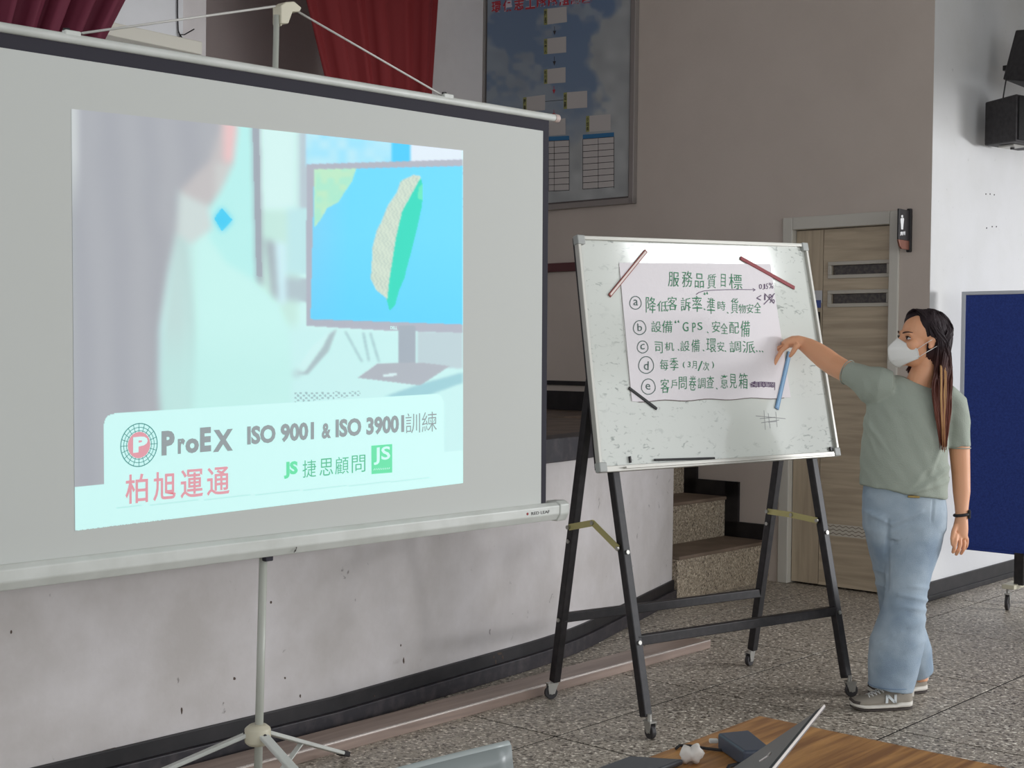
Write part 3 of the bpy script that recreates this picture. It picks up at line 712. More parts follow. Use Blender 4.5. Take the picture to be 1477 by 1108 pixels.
card = mat('poster_card_white', rgb(186, 180, 176), .6); tag_ = mat('poster_tag_olive', rgb(150, 150, 92), .6); ink = mat('poster_ink', rgb(52, 48, 48), .6)
hdr = mat('poster_header_blue', rgb(48, 108, 152), .6); redink = mat('poster_red', rgb(176, 52, 62), .6); redsh = mat('poster_red_outline', rgb(206, 196, 206), .6)
cc = lambda x, y: (680 + x / 3.4625, y / 3.4625)
cards = [((362, 45), (475, 33), (477, 110), (362, 125), '隊長'), ((362, 195), (473, 182), (473, 262), (362, 272), '指導人'), ((362, 348), (470, 335), (470, 412), (362, 420), '執行員'), ((258, 487), (368, 473), (368, 550), (258, 560), '隊務'), ((460, 463), (578, 453), (578, 537), (460, 545), '組務'), ((360, 603), (470, 590), (470, 672), (360, 680), '小隊'), ((572, 580), (695, 570), (695, 650), (572, 660), '小組長')]
for a, b_, c, d_, s_ in cards:
    kd = obj('name_card', poly(MB(), [cc(*d_), cc(*c), cc(*b_), cc(*a)], PW, .002), card, po)
    tl2 = (a[0] + 17, a[1] - 2); bl2 = (d_[0] + 17, d_[1] - 2)
    obj('card_tag', poly(MB(), [cc(*d_), cc(*bl2), cc(*tl2), cc(*a)], PW, .003), tag_, kd)
    mm = MB(); n_ = len(s_); hh = (d_[1] - a[1] - 8) / n_
    for k, ch in enumerate(s_): y_ = a[1] + 4 + hh * (k + .9); text_fit(mm, ch, PW, cc(a[0] + 2, y_), cc(a[0] + 14, y_ - 1), cc(a[0] + 2, y_ - hh * .8), .004, .02)
    obj('card_lettering', mm, ink, kd)
mm = MB()
for x, y0_, y1_ in ((415, 132, 176), (414, 282, 328), (412, 430, 470), (412, 548, 588)):
    obj('chart_arrow', poly(ribbon(MB(), [cc(x, y0_), cc(x, y1_ - 20)], PW, .7, .002), [cc(x - 8, y1_ - 22), cc(x + 8, y1_ - 23), cc(x, y1_)], PW, .002), redink if y0_ > 400 else ink, po)
obj('chart_line', ribbon(MB(), [cc(368, 507), cc(460, 499)], PW, .6, .002), ink, po)
for (xa, ya), (xb, yb_), bot, sp_ in (((385, 683), (488, 678), 272, 413), ((556, 673), (712, 661), 272, 633)):
    obj('table_header', poly(MB(), [cc(xa, ya + 22), cc(xb, yb_ + 22), cc(xb, yb_), cc(xa, ya)], PW, .002), hdr, po)
    tb = obj('table_sheet', poly(MB(), [cc(xa, ya + bot), cc(xb, yb_ + bot + 2), cc(xb, yb_ + 22), cc(xa, ya + 22)], PW, .002), card, po)
    mm = MB()
    for k in range(9):
        yy = 22 + k * (bot - 22) / 8; ribbon(mm, [cc(xa, ya + yy), cc(xb, yb_ + yy)], PW, .55, .0035)
    for x_ in (xa, sp_, xb): ribbon(mm, [cc(x_, ya + 22 - (x_ - xa) * .07), cc(x_, ya + bot - (x_ - xa) * .03)], PW, .55, .0035)
    obj('table_ruling', mm, ink, tb)
for k, ch in enumerate('環保志工隊隊組織圖'):
    x = 709 + k * 16.3; y = 19 - k * 1.75
    for off, m_, wg in ((.002, redsh, .06), (.003, redink, .03)):
        mm = MB(); text_fit(mm, ch, PW, (x, y), (x + 14, y - 1.5), (x, y - 16.5), off, wg); obj('poster_lettering', mm, m_, po)

# ================================================================== WHITEBOARD ON AN A-FRAME STAND
FA, FB, FC, FD = G(797, 1008), G(936, 1065), G(1082, 960), G(1225, 1005)
ex = (FD - FB).normalized(); nh = Vector((ex.y, -ex.x, 0)); PHI = math.radians(13)
upb = Z_ * math.cos(PHI) - nh * math.sin(PHI); nb_ = ex.cross(upb).normalized(); nb_ = nb_ if nb_.dot(nh) > 0 else -nb_
PBD = Plane(FB + nb_ * .034, nb_)
M['blackmetal'] = mat('black_painted_steel', rgb(20, 17, 19), .5, noise=(35, rgb(38, 33, 35), .3, .6))
M['brass'] = mat('zinc_brass_stay', rgb(186, 178, 120), .4, .4)
M['zinc'] = mat('zinc_bracket', rgb(176, 174, 168), .35, .7)
M['wheel'] = mat('dark_wheel', rgb(48, 45, 46), .5)
M['railgrey'] = mat('board_rail', rgb(188, 186, 178), .35, .3); M['cornergrey'] = mat('grey_corner_cap', rgb(164, 166, 162), .5)
mwb = mat('enamel_board', rgb(210, 213, 206), .10, coat=.5); nt, b = nodes(mwb)
tc = nt.nodes.new('ShaderNodeTexCoord'); mpn = nt.nodes.new('ShaderNodeMapping'); mpn.inputs['Rotation'].default_value = (0, 0, -math.atan2(ex.y, ex.x)); mpn.inputs['Scale'].default_value = (1, 1, 2.0)
n1 = nt.nodes.new('ShaderNodeTexNoise'); n1.inputs['Scale'].default_value = 30; n1.inputs['Detail'].default_value = 3; n1.inputs['Distortion'].default_value = .8
n2 = nt.nodes.new('ShaderNodeTexNoise'); n2.inputs['Scale'].default_value = 3.2; n2.inputs['Detail'].default_value = 2
nt.links.new(tc.outputs['Object'], mpn.inputs['Vector']); nt.links.new(mpn.outputs[0], n1.inputs['Vector']); nt.links.new(mpn.outputs[0], n2.inputs['Vector'])
r1 = nt.nodes.new('ShaderNodeMapRange'); r1.inputs[1].default_value = .58; r1.inputs[2].default_value = .70
r2 = nt.nodes.new('ShaderNodeMapRange'); r2.inputs[1].default_value = .40; r2.inputs[2].default_value = .55; r2.inputs[4].default_value = .9
mu = nt.nodes.new('ShaderNodeMath'); mu.operation = 'MULTIPLY'
nt.links.new(n1.outputs['Fac'], r1.inputs[0]); nt.links.new(n2.outputs['Fac'], r2.inputs[0]); nt.links.new(r1.outputs[0], mu.inputs[0]); nt.links.new(r2.outputs[0], mu.inputs[1])
mx = nt.nodes.new('ShaderNodeMix'); mx.data_type = 'RGBA'; mx.inputs[6].default_value = rgb(210, 213, 206); mx.inputs[7].default_value = rgb(146, 152, 146)
nt.links.new(mu.outputs[0], mx.inputs[0]); nt.links.new(mx.outputs[2], b.inputs['Base Color'])
wbd = thing('whiteboard_stand', 'white enamel board on black wheeled A-frame stand beside the woman', 'whiteboard', (FA + FB + FC + FD) / 4)
cTL, cTR, cBR, cBL = (832.5, 343.5), (1160, 354.5), (1207, 655), (865, 678)
obj('board_panel', MB().prism([PBD(*c, .0) for c in (cBL, cBR, cTR, cTL)], -nb_ * .018), mwb, wbd)
def rail(p, q, w_, nm='rail', m_=None, t_=.012): return obj(nm, MB().bar(PBD(*p, .001), PBD(*q, .001), w_, t_ * 2, nb_), m_ or M['railgrey'], wbd, bevel=.002)
rail(cTL, cTR, .014); rail(cTR, cBR, .014); rail(cBL, cBR, .022); rail(cTL, cBL, .014)
obj('board_edge', MB().bar(PBD(*cTL, -.014) - ex * .008, PBD(*cBL, -.014) - ex * .008, .012, .022, nb_), M['blackmetal'], wbd)
for c, sx_, sy_ in ((cTL, 1, -1), (cTR, -1, -1), (cBR, -1, 1), (cBL, 1, 1)):
    p = PBD(*c, .002); obj('corner_cap', MB().box(p + ex * sx_ * .008 + upb * sy_ * .008, ex * .018, upb * .018, nb_ * .015), M['cornergrey'], wbd, bevel=.004)
obj('tray_lip', MB().bar(PBD(900, 675, .014), PBD(1200, 655.5, .014), .006, .03, nb_), M['railgrey'], wbd)
mb = MB().box(PBD(909, 663, .006), ex * .003, upb * .012, nb_ * .004); obj('rail_clip', mb, M['blackmetal'], wbd)
mb = MB().box(PBD(1199, 647.5, .006), ex * .008, upb * .008, nb_ * .004); obj('corner_pad', mb, M['blackmetal'], wbd)
# smeared grid doodle
mm = MB(); 
for p, q in (((1090, 600), (1133, 604)), ((1098, 610), (1124, 606)), ((1102, 592), (1104, 620)), ((1108, 596), (1111, 618)), ((1119, 594), (1121, 616)), ((1096, 604), (1118, 602)), ((1108, 609), (1120, 608))): ribbon(mm, [p, q], PBD, .8, .0006)
obj('marker_doodle', mm, mat('faded_marker', rgb(140, 142, 140), .5), wbd)
LT = 1.31
for base, top_off, nm in ((FB, 0, 'front'), (FD, 0, 'front')):
    e = base + upb * (1.72 / math.cos(PHI)); s = base + upb * .075
    lg = obj('leg', MB().bar(s, e, .034, .034, nb_), M['blackmetal'], wbd, bevel=.004)
    for z in (.335, .66): obj('bolt', MB().disc(base + upb * z + nb_ * .019, nb_, .008, .008, 8), M['zinc'], lg)
apB = FB + upb * (LT / math.cos(PHI)) - nb_ * .04; apD = FD + upb * (LT / math.cos(PHI)) - nb_ * .04
for base, ap in ((FA, apB), (FC, apD)):
    d = (ap - base).normalized(); lg = obj('leg', MB().bar(base + d * .075, ap, .034, .034, nh), M['blackmetal'], wbd, bevel=.004)
    for z in (.335, .66): obj('bolt', MB().disc(base + d * z - ex * .019, ex, .008, .008, 8), M['zinc'], lg)
def onleg(base, ap, z): return base + (ap - base) * ((z - base.z) / (ap.z - base.z))
tB, tD = FB + upb * 1.5, FD + upb * 1.5
obj('crossbar', MB().bar(onleg(FB, tB, .335), onleg(FD, tD, .335), .03, .036), M['blackmetal'], wbd, bevel=.003)
obj('crossbar', MB().bar(onleg(FA, apB, .335), onleg(FC, apD, .335), .03, .036), M['blackmetal'], wbd, bevel=.003)
for fb_, bb, ap, sag in ((FB, FA, apB, .055), (FD, FC, apD, .004)):
    p = onleg(bb, ap, .70 if sag > .02 else .70) + ex * .0; q = onleg(fb_, fb_ + upb, .66 if sag > .02 else .695); m_ = p.lerp(q, .5) + Z_ * sag
    sd = -ex * .022 if sag > .02 else -ex * .022
    st = obj('stay_bar', MB().bar(p + sd, m_ + sd, .004, .024), M['brass'], wbd); obj('stay_bar', MB().bar(m_ + sd * 1.15, q + sd * 1.15, .004, .024), M['brass'], wbd)
    for c in (p, m_, q): obj('stay_rivet', MB().disc(c + sd * 1.35, ex, .008, .008, 8), M['zinc'], st)
def caster(base, par, ang, r=.026, nm='caster'):
    dv = Vector((math.cos(ang), math.sin(ang), 0)); sv = Z_.cross(dv)
    c = Vector((base.x, base.y, r)) + dv * .008
    wh = obj(nm, MB().disc(c, sv, r, .018, 24), M['wheel'], par, bevel=.003)
    mb = MB(); 
    for s_ in (-1, 1): mb.prism([c + sv * s_ * .012 - dv * .012 - Z_ * .004, c + sv * s_ * .012 + dv * .012 - Z_ * .004, c + sv * s_ * .012 + dv * .016 + Z_ * (r + .008), c + sv * s_ * .012 - dv * .026 + Z_ * (r + .008)], sv * .002)
    mb.box(c + Z_ * (r + .009) - dv * .005, dv * .022, sv * .015, Z_ * .003); mb.tube([c + Z_ * (r + .01) - dv * .008, c + Z_ * (r + .035) - dv * .008], .009, 10)
    obj('fork', mb, M['zinc'], wh); obj('axle', MB().disc(c, sv, .006, .03, 10), M['zinc'], wh)
caster(FA, wbd, math.radians(200)); caster(FB, wbd, math.radians(-60)); caster(FC, wbd, math.radians(230)); caster(FD, wbd, math.radians(10))

# sheet of paper with the handwriting
paper = obj('flip_chart_sheet', MB(), mat('paper', rgb(222, 216, 218), .6), None) if False else None
pts = [(911.5, 579)] + [(911.5 + t * (1140.7 - 911.5), 579 - t * 5.5 + 1.1 * math.sin(t * 23)) for t in [k / 24 for k in range(1, 24)]] + [(1140.7, 573.5), (1111, 381), (893, 379)]
mb = MB().prism([PBD(x, y, .0022) for x, y in pts], -nb_ * .0007)
sheet = thing('flip_chart_sheet', 'torn-edged white paper sheet of green handwriting held on the whiteboard', 'paper', PBD(1020, 578, .002))
obj('sheet', mb, mat('paper', rgb(223, 217, 219), .6, bump=(30, .1)), sheet)
mm = MB(); ribbon(mm, [(x, y + .3) for x, y in pts[1:24]], PBD, .9, .003); ribbon(mm, [(893.3, 385), (900, 480), (911, 578)], PBD, .5, .003); obj('torn_edge_shadow', mm, mat('edge_shadow', rgb(112, 100, 96), .8), sheet)  # dark lines painted as shadow along the sheet's torn and left edges
hc = lambda x, y: (900 + x / 5.54, 380 + y / 5.54)
GREEN = mat('green_marker', rgb(34, 122, 80), .6); DARK = mat('dark_green_marker', rgb(64, 92, 84), .6); PURP = mat('purple_marker', rgb(84, 60, 92), .6)
def hand(chars, m_, nm='handwriting'):
    for ch, x0, y0, x1, y1 in chars:
        mm = MB(); sk = random.uniform(-3, 3); r_ = random.uniform(-4, 2)
        wgt = -.006 if ord(ch[0]) > 500 else .0
        text_fit(mm, ch, PBD, hc(x0, y1), hc(x1, y1 + r_), hc(x0 + sk, y0), .0035, wgt, .02); obj(nm, mm, m_, sheet)
hand([('服', 355, 70, 440, 185), ('務', 465, 60, 545, 188), ('品', 570, 80, 640, 195), ('質', 668, 85, 735, 200), ('目', 775, 85, 812, 188), ('標', 842, 85, 945, 205),
      ('降', 178, 265, 255, 395), ('低', 265, 300, 355, 385), ('客', 352, 262, 425, 372), ('訴', 455, 275, 535, 382), ('率', 548, 262, 625, 392), ('準', 665, 275, 728, 405), ('時', 752, 300, 812, 375), ('貨', 855, 275, 912, 400), ('物', 918, 325, 975, 400), ('安', 982, 325, 1036, 400), ('全', 1040, 312, 1095, 396),
      ('設', 220, 460, 300, 548), ('備', 305, 455, 387, 552), ('G', 470, 470, 515, 545), ('P', 548, 475, 575, 550), ('S', 590, 470, 628, 532), ('安', 705, 460, 770, 552), ('全', 775, 478, 832, 562), ('配', 845, 470, 920, 560), ('備', 933, 455, 1006, 585),
      ('司', 248, 625, 310, 715), ('机', 328, 630, 400, 698), ('設', 452, 620, 526, 702), ('備', 540, 608, 606, 708), ('環', 662, 598, 738, 708), ('安', 748, 625, 802, 705), ('調', 845, 620, 935, 710), ('派', 950, 620, 1048, 718),
      ('每', 288, 765, 355, 855), ('季', 370, 755, 436, 858), ('(', 472, 788, 488, 838), ('3', 510, 785, 532, 830), ('月', 546, 780, 582, 840), ('/', 590, 780, 628, 860), ('次', 632, 788, 682, 858), (')', 704, 785, 720, 840),
      ('客', 295, 920, 362, 1035), ('戶', 378, 925, 424, 1000), ('問', 440, 905, 502, 1005), ('卷', 520, 898, 578, 1015), ('調', 590, 912, 652, 998), ('查', 660, 900, 718, 998), ('意', 775, 888, 832, 998), ('見', 845, 885, 902, 998), ('箱', 920, 878, 990, 1002)], GREEN)
hand([('a', 76, 288, 112, 335), ('b', 110, 480, 145, 540), ('c', 132, 645, 165, 690), ('d', 160, 780, 196, 850), ('e', 175, 962, 212, 1008)], DARK)
hand([('0', 1080, 165, 1104, 205), (',', 1108, 200, 1114, 212), ('1', 1120, 165, 1130, 205), ('5', 1136, 162, 1152, 205), ('%', 1160, 155, 1194, 202), ('<', 1060, 255, 1095, 300), ('1', 1122, 248, 1132, 295), ('%', 1160, 245, 1206, 318), ('<', 1012, 950, 1050, 988), ('10', 1075, 945, 1135, 990), ('%', 1150, 950, 1196, 990)], PURP)
mm = MB()
for cx_, cy_, r_ in ((93, 315, 46), (126, 513, 50), (150, 668, 43), (178, 812, 60), (196, 985, 55)):
    ribbon(mm, [hc(cx_ + r_ * (1 + .04 * math.sin(3 * a)) * math.cos(a), cy_ + r_ * 1.12 * math.sin(a)) for a in [k * 2 * math.pi / 26 for k in range(26)]], PBD, .9, .0034, closed=True)
obj('marker_circles', mm, DARK, sheet)
mm = MB()
for x, y in ((645, 366), (830, 394), (670, 550), (437, 690), (637, 695), (812, 700), (742, 1000), (1062, 700), (1086, 702), (1108, 704)): ribbon(mm, [hc(x - 5, y - 4), hc(x + 5, y + 5)], PBD, 1.1, .0034)
for x, y in ((645, 240), (665, 236), (412, 466), (436, 462)): ribbon(mm, [hc(x - 8, y + 4), hc(x + 7, y + 6)], PBD, 1.0, .0034); ribbon(mm, [hc(x, y - 9), hc(x + 2, y + 12)], PBD, 1.0, .0034)
obj('marker_dots', mm, GREEN, sheet)
mm = MB()
ribbon(mm, [hc(*p) for p in ((578, 248), (600, 232), (640, 220), (720, 213), (820, 210), (930, 209), (1050, 210))], PBD, .7, .0034)
ribbon(mm, [hc(1030, 200), hc(1052, 210), hc(1032, 222)], PBD, .7, .0034)
ribbon(mm, [hc(1118, 328), hc(1205, 240)], PBD, .9, .0036); ribbon(mm, [hc(1125, 240), hc(1200, 322)], PBD, .9, .0036)
ribbon(mm, [hc(1050, 943), hc(1006, 962), hc(1060, 990)], PBD, 1.0, .0036)
for y in (951, 962, 973, 984): ribbon(mm, [hc(1015 + 6 * math.sin(y), y + 2), hc(1100, y - 3), hc(1208, y + 3)], PBD, .9, .0036)
ribbon(mm, [hc(1206, 950), hc(1206, 1012)], PBD, .7, .0036)
obj('marker_lines', mm, PURP, sheet)

# magnetic strips
def strip(lbl, p, q, w_, m_, edge=None, off=.004):
    t = thing('magnetic_strip', lbl, 'magnet strip', PBD((p[0] + q[0]) / 2, (p[1] + q[1]) / 2, off))
    a = PBD(*p, off); b2 = PBD(*q, off)
    if edge:
        obj('coloured_backing', MB().bar(a, b2, w_, .004, nb_), edge, t, bevel=.001); d = (b2 - a).normalized()
        obj('label_insert', MB().bar(a + nb_ * .001 + d * .006, b2 + nb_ * .001 - d * .006, w_ * .5, .004, nb_), m_, t)
    else: obj('strip', MB().bar(a, b2, w_, .005, nb_), m_, t, bevel=.0015)
dred = mat('dark_red_plastic', rgb(136, 32, 40), .45)
strip('white magnetic strip edged in dark red at sheet top left corner', (932, 362), (879, 427), .015, mat('strip_white', rgb(222, 206, 198), .4), mat('strip_rust', rgb(136, 60, 50), .5))
strip('dark red magnetic strip slanting over the top right corner of the sheet', (1068, 372), (1146, 415.5), .016, dred)
strip('short black magnetic strip at the lower left corner of the sheet', (907, 559.5), (947.5, 590), .0115, mat('strip_black', rgb(18, 18, 18), .6))
strip('pale blue magnetic strip hanging below the pointing hand', (1139, 508), (1120.5, 590), .021, mat('strip_blue', rgb(118, 164, 200), .4), mat('strip_blue_edge', rgb(92, 134, 172), .4))
strip('thin black magnetic strip lying along the bottom rail of the whiteboard', (944, 663.5), (1031, 661), .0085, mat('strip_black_flat', rgb(20, 18, 18), .6), None, .008)
# ================================================================== WALL THINGS ON THE RIGHT
M['spk'] = mat('black_speaker_vinyl', rgb(28, 25, 27), .6, noise=(40, rgb(46, 42, 44), .35, .7)); M['grille'] = mat('black_grille', rgb(20, 18, 20), .8, bump=(400, .4))
def speaker(lbl, pc, be, ry, tilt, hw_, hh, hd_, back=True):
    c = V(pc[0], pc[1], RC(0, be), B_)
    Rm = Matrix.Rotation(ry, 3, 'Z'); X = Rm @ A_; Y = Rm @ (-B_); Q = Matrix.Rotation(tilt[0], 3, X); X2 = Q @ X; Y2 = Q @ Y; Z2 = Q @ Z_
    Q = Matrix.Rotation(tilt[1], 3, Y2); X2 = Q @ X2; Z2 = Q @ Z2
    t = thing('wall_speaker', lbl, 'loudspeaker', c)
    f = [c + X2 * i * hw_ + Z2 * j * hh + Y2 * hd_ for i, j in ((-1, -1), (1, -1), (1, 1), (-1, 1))]; g = [c + X2 * i * hw_ * .8 + Z2 * j * hh * .94 - Y2 * hd_ for i, j in ((-1, -1), (1, -1), (1, 1), (-1, 1))]
    obj('cabinet', MB().add(f + g, [(0, 1, 2, 3), (7, 6, 5, 4), (0, 4, 5, 1), (1, 5, 6, 2), (2, 6, 7, 3), (3, 7, 4, 0)]), M['spk'], t, bevel=.008)
    obj('grille', MB().box(c + Y2 * (hd_ + .004), X2 * hw_ * .92, Z2 * hh * .92, Y2 * .005), M['grille'], t, bevel=.003)
    return t, c, X2, Y2, Z2
t, c, X2, Y2, Z2 = speaker('square black loudspeaker on a wall bracket, lower of the pair at right', (1470, 179), -.22, math.radians(-14), (0, 0), .20, .135, .12)
mb = MB().box(c - Z2 * .139 - X2 * .07, X2 * .05, Y2 * .05, Z2 * .005); bk = obj('bracket_plate', mb, M['zinc'], t); obj('bracket_bolt', MB().disc(c - Z2 * .147 - X2 * .06, Z2, .012, .014, 10), M['blacktrim'], bk)
obj('wall_arm', MB().bar(c - Y2 * .1 + X2 * .08, c - Y2 * .1 + X2 * .08 + B_ * .11, .03, .03), M['blackmetal'], t)
obj('top_knob', MB().disc(c + Z2 * .146 + X2 * .05, Z2, .012, .02, 10), M['blacktrim'], t)
t, c, X2, Y2, Z2 = speaker('black loudspeaker tilted forward above the square one near the corner', (1500, 88), -.30, math.radians(-14), (math.radians(12), math.radians(-6)), .17, .155, .12)
mb = MB()
for x in (-.10, -.04, .02): mb.box(c + Y2 * .13 + Z2 * .125 + X2 * x, X2 * .02, Z2 * .006, Y2 * .001)
obj('badge', mb, mat('badge_white', rgb(206, 206, 208), .5), t)
obj('wall_arm', MB().bar(c - Y2 * .1 + X2 * .1, c - Y2 * .1 + X2 * .1 + B_ * .19, .03, .03), M['blackmetal'], t)
pl = Plane(RC(0, -.2), -B_)
obj('speaker_cable', MB().tube([pl(1452, 110, .05), pl(1450, 122, .05), pl(1448, 134, .04), pl(1446, 148, .02)], .0042, 8), M['blacktrim'], None, 'short black cable linking the two wall loudspeakers', 'cable', smooth=True, origin=pl(1449, 130))

# washroom sign
bs = alb(Bp(1313, 330))[1]; PSI = Plane(RC(0, bs), B_)
sg = thing('washroom_sign', 'black and copper washroom blade sign with white figure beside the door', 'sign', RC(-.02, bs, PSI(1312, 362).z))
zT, zB = PSI(1312, 301).z, PSI(1312, 364).z
al = alb(PSI(1295, 330))[0]
mb = MB(); mb.box(RC(-.012, bs, (zT + zB) / 2), A_ * .012, B_ * .014, Z_ * (zT - zB) / 2); obj('wall_bracket', mb, M['blackmetal'], sg, bevel=.006)
zc = PSI(1300, 346).z
mb = MB(); mb.box(RC(al / 2 - .01, bs, (zT + zc) / 2 - .006), A_ * (-al / 2 - .012), B_ * .006, Z_ * ((zT - zc) / 2 - .006)); obj('black_blade', mb, mat('sign_black', rgb(36, 34, 36), .4), sg, bevel=.002)
mb = MB(); z4 = zB + .012; 
pp = [RC(-.02, bs - .006, z4), RC(-.02, bs - .006, zc), RC(al + .002, bs - .006, zc), RC(al + .002, bs - .006, z4 + .045), RC(al + .02, bs - .006, z4 + .015), RC(al + .045, bs - .006, z4)]
obj('copper_foot', MB().prism(pp, B_ * .012), mat('sign_copper', rgb(128, 84, 70), .4, .3), sg, bevel=.002)
PS2 = Plane(RC(0, bs - .0065) if PSI.n.dot(B_) < 0 else RC(0, bs + .0065), B_); wht = mat('sign_white', rgb(222, 222, 222), .5)
mm = MB(); poly(mm, [(1299.8, 331), (1302.6, 331), (1303.2, 324), (1304, 316), (1303.4, 314.2), (1299.2, 314.8), (1298.8, 317), (1299.4, 324)], PS2, .001); poly(mm, [(1301.3 + 1.5 * math.cos(k * .63), 312 + 1.9 * math.sin(k * .63)) for k in range(10)], PS2, .001); obj('figure_symbol', mm, wht, sg)
mm = MB(); text_fit(mm, '廁所', PS2, (1298.5, 340), (1306, 339.3), (1298.5, 334), .001, .03); obj('sign_lettering', mm, wht, sg)

# blue felt screen on wheels
c0 = G(1446, 880); ca, cb = alb(c0); PN = Plane(RC(ca + .06, cb), -A_)
pn = thing('pin_board', 'tall dark blue felt partition board in grey metal frame on wheels', 'partition', RC(ca + .06, cb - .1, 0))
bL = alb(PN(1390, 600))[1]; zt_, zb_ = PN(1392, 426).z, PN(1400, 790).z; bR = bL - 1.75
felt = mat('blue_felt', rgb(46, 68, 144), .95, noise=(90, rgb(38, 58, 128), .35, .65), bump=(300, .3))
mb = MB(); boxR(mb, ca + .05, ca + .07, bR, bL, zb_, zt_); obj('felt_panel', mb, felt, pn)
fg = mat('frame_grey_blue', rgb(196, 200, 206), .4, .1)
for a, b_, c, d_ in ((bL - .005, bL + .018, zb_, zt_ + .02), (bR - .018, bR + .005, zb_, zt_ + .02), (bR, bL, zt_, zt_ + .02), (bR, bL, zb_ - .012, zb_ + .004)):
    mb = MB(); boxR(mb, ca + .042, ca + .078, a, b_, c, d_); obj('frame_bar', mb, fg if c > 1 or a > bR + 1 or b_ < bR + .1 else felt, pn, bevel=.003)
for bb in (cb - .07, bR + .3):
    mb = MB(); boxR(mb, ca + .035, ca + .085, bb - .025, bb + .025, .14, zb_); boxR(mb, ca + .04, ca + .08, bb - .07, bb - .05, .14, zb_); obj('post', mb, M['blackmetal'], pn)
    mb = MB(); boxR(mb, ca - .02, ca + .36, bb - .0, bb + .07, .12, .145); ft = obj('foot', mb, M['cream'], pn, bevel=.004)
    for aa in (ca + .02, ca + .3):
        pb = RC(aa, bb + .05)
        if aa < ca + .1: caster(pb, pn, math.radians(-120), .042)
        else: caster(pb, pn, math.radians(60), .042)

# long board lying along the stage
p0, p1 = G(300, 1139), G(1025, 935); d = (p1 - p0).normalized(); nin = Vector((-d.y, d.x, 0))
lb = thing('floor_channel', 'long pinkish wooden strip with painted edge highlight lying along the stage foot', 'wood strip', (p0 + p1) / 2)
M['strip'] = woodmat('rosy_laminate', rgb(158, 138, 126), rgb(134, 116, 106), d, 6, .4)
wch = .15; 
obj('strip_body', MB().prism([p0, p1, p1 + nin * wch, p0 + nin * wch], Z_ * .036), M['strip'], lb, bevel=.002)
obj('edge_highlight', MB().bar(p0 + Z_ * .0375 + nin * .006, p1 + Z_ * .0375 + nin * .006, .011, .004), mat('highlight_pale', rgb(232, 222, 214), .25, .6), lb)  # pale strip painted as the highlight along the top front edge

# ================================================================== TABLE IN THE FOREGROUND
TZ = .74
T0 = G(1095, 1032, TZ); tL = (G(890, 1108, TZ) - T0).normalized(); tR = Vector((-tL.y, tL.x, 0)); tR = tR if tR.x > 0 else -tR
tb = thing('meeting_table', 'oak veneer meeting table corner at the bottom of the view', 'table', Vector((T0.x, T0.y, 0)) + tL * .9 + tR * .6)
M['oak'] = woodmat('oak_veneer', rgb(192, 138, 76), rgb(136, 88, 40), tL, 14, .5)
obj('tabletop', MB().prism([T0 - Z_ * .028, T0 + tL * 1.2 - Z_ * .028, T0 + tL * 1.2 + tR * .62 - Z_ * .028, T0 + tR * .62 - Z_ * .028], Z_ * .028), M['oak'], tb, bevel=.003)
for i in (.06, 1.14):
    for j in (.06, .56):
        p = T0 + tL * i + tR * j; p.z = 0; obj('leg', MB().bar(p, p + Z_ * (TZ - .028), .035, .035, tL), M['blackmetal'], tb, bevel=.003)
q = [(1035, 1057), (1080, 1052.5), (1117, 1082), (1073, 1083.5)]
pwb = thing('power_bank', 'dark blue rectangular power brick lying on the table', 'power bank', G(1076, 1075, TZ))
navy = mat('dark_blue_plastic', rgb(58, 66, 80), .45)
TP = [G(x, y, TZ + .026) for x, y in q]; obj('body', MB().prism([Vector((p.x, p.y, TZ + .0005)) for p in TP], Z_ * .0255), navy, pwb, bevel=.004, seg=3)
e0, e1 = Vector((TP[3].x, TP[3].y, TZ + .012)), Vector((TP[2].x, TP[2].y, TZ + .012)); n_ = (e1 - e0).cross(Z_).normalized(); n_ = n_ if n_.dot(O_ - e0) > 0 else -n_
obj('port', MB().box(e0.lerp(e1, .3) + n_ * .0005, (e1 - e0).normalized() * .006, Z_ * .003, n_ * .001), M['rubber'], pwb)
obj('port', MB().box(e0.lerp(e1, .6) + n_ * .0005, (e1 - e0).normalized() * .006, Z_ * .003, n_ * .001), M['rubber'], pwb)
c = TP[0].copy(); c.z = TZ + .009; obj('white_plug', MB().box(c + Vector((-.004, .014, 0)), Vector((.007, .0, 0)), Vector((0, .004, 0)), Z_ * .0035), mat('plug_white', rgb(210, 210, 206), .4), pwb, bevel=.002)
cab = thing('charging_cable', 'thin black cable trailing left from under the power brick', 'cable', G(1000, 1080, TZ))
obj('cord', MB().tube([G(975, 1080, TZ + .003), G(980, 1075.5, TZ + .003), G(995, 1076, TZ + .003), G(1020, 1080, TZ + .003), G(1040, 1082, TZ + .003), G(1058, 1084, TZ + .003)], .0022, 8), M['rubber'], cab, smooth=True)
cab = thing('charging_cable', 'short curl of black cable beside the laptop hinge', 'cable', G(1070, 1106, TZ))
obj('cord', MB().tube([G(1048, 1112, TZ + .003), G(1052, 1105, TZ + .003), G(1066, 1102, TZ + .003), G(1084, 1103, TZ + .003), G(1100, 1106, TZ + .003)], .003, 8), M['rubber'], cab, smooth=True)
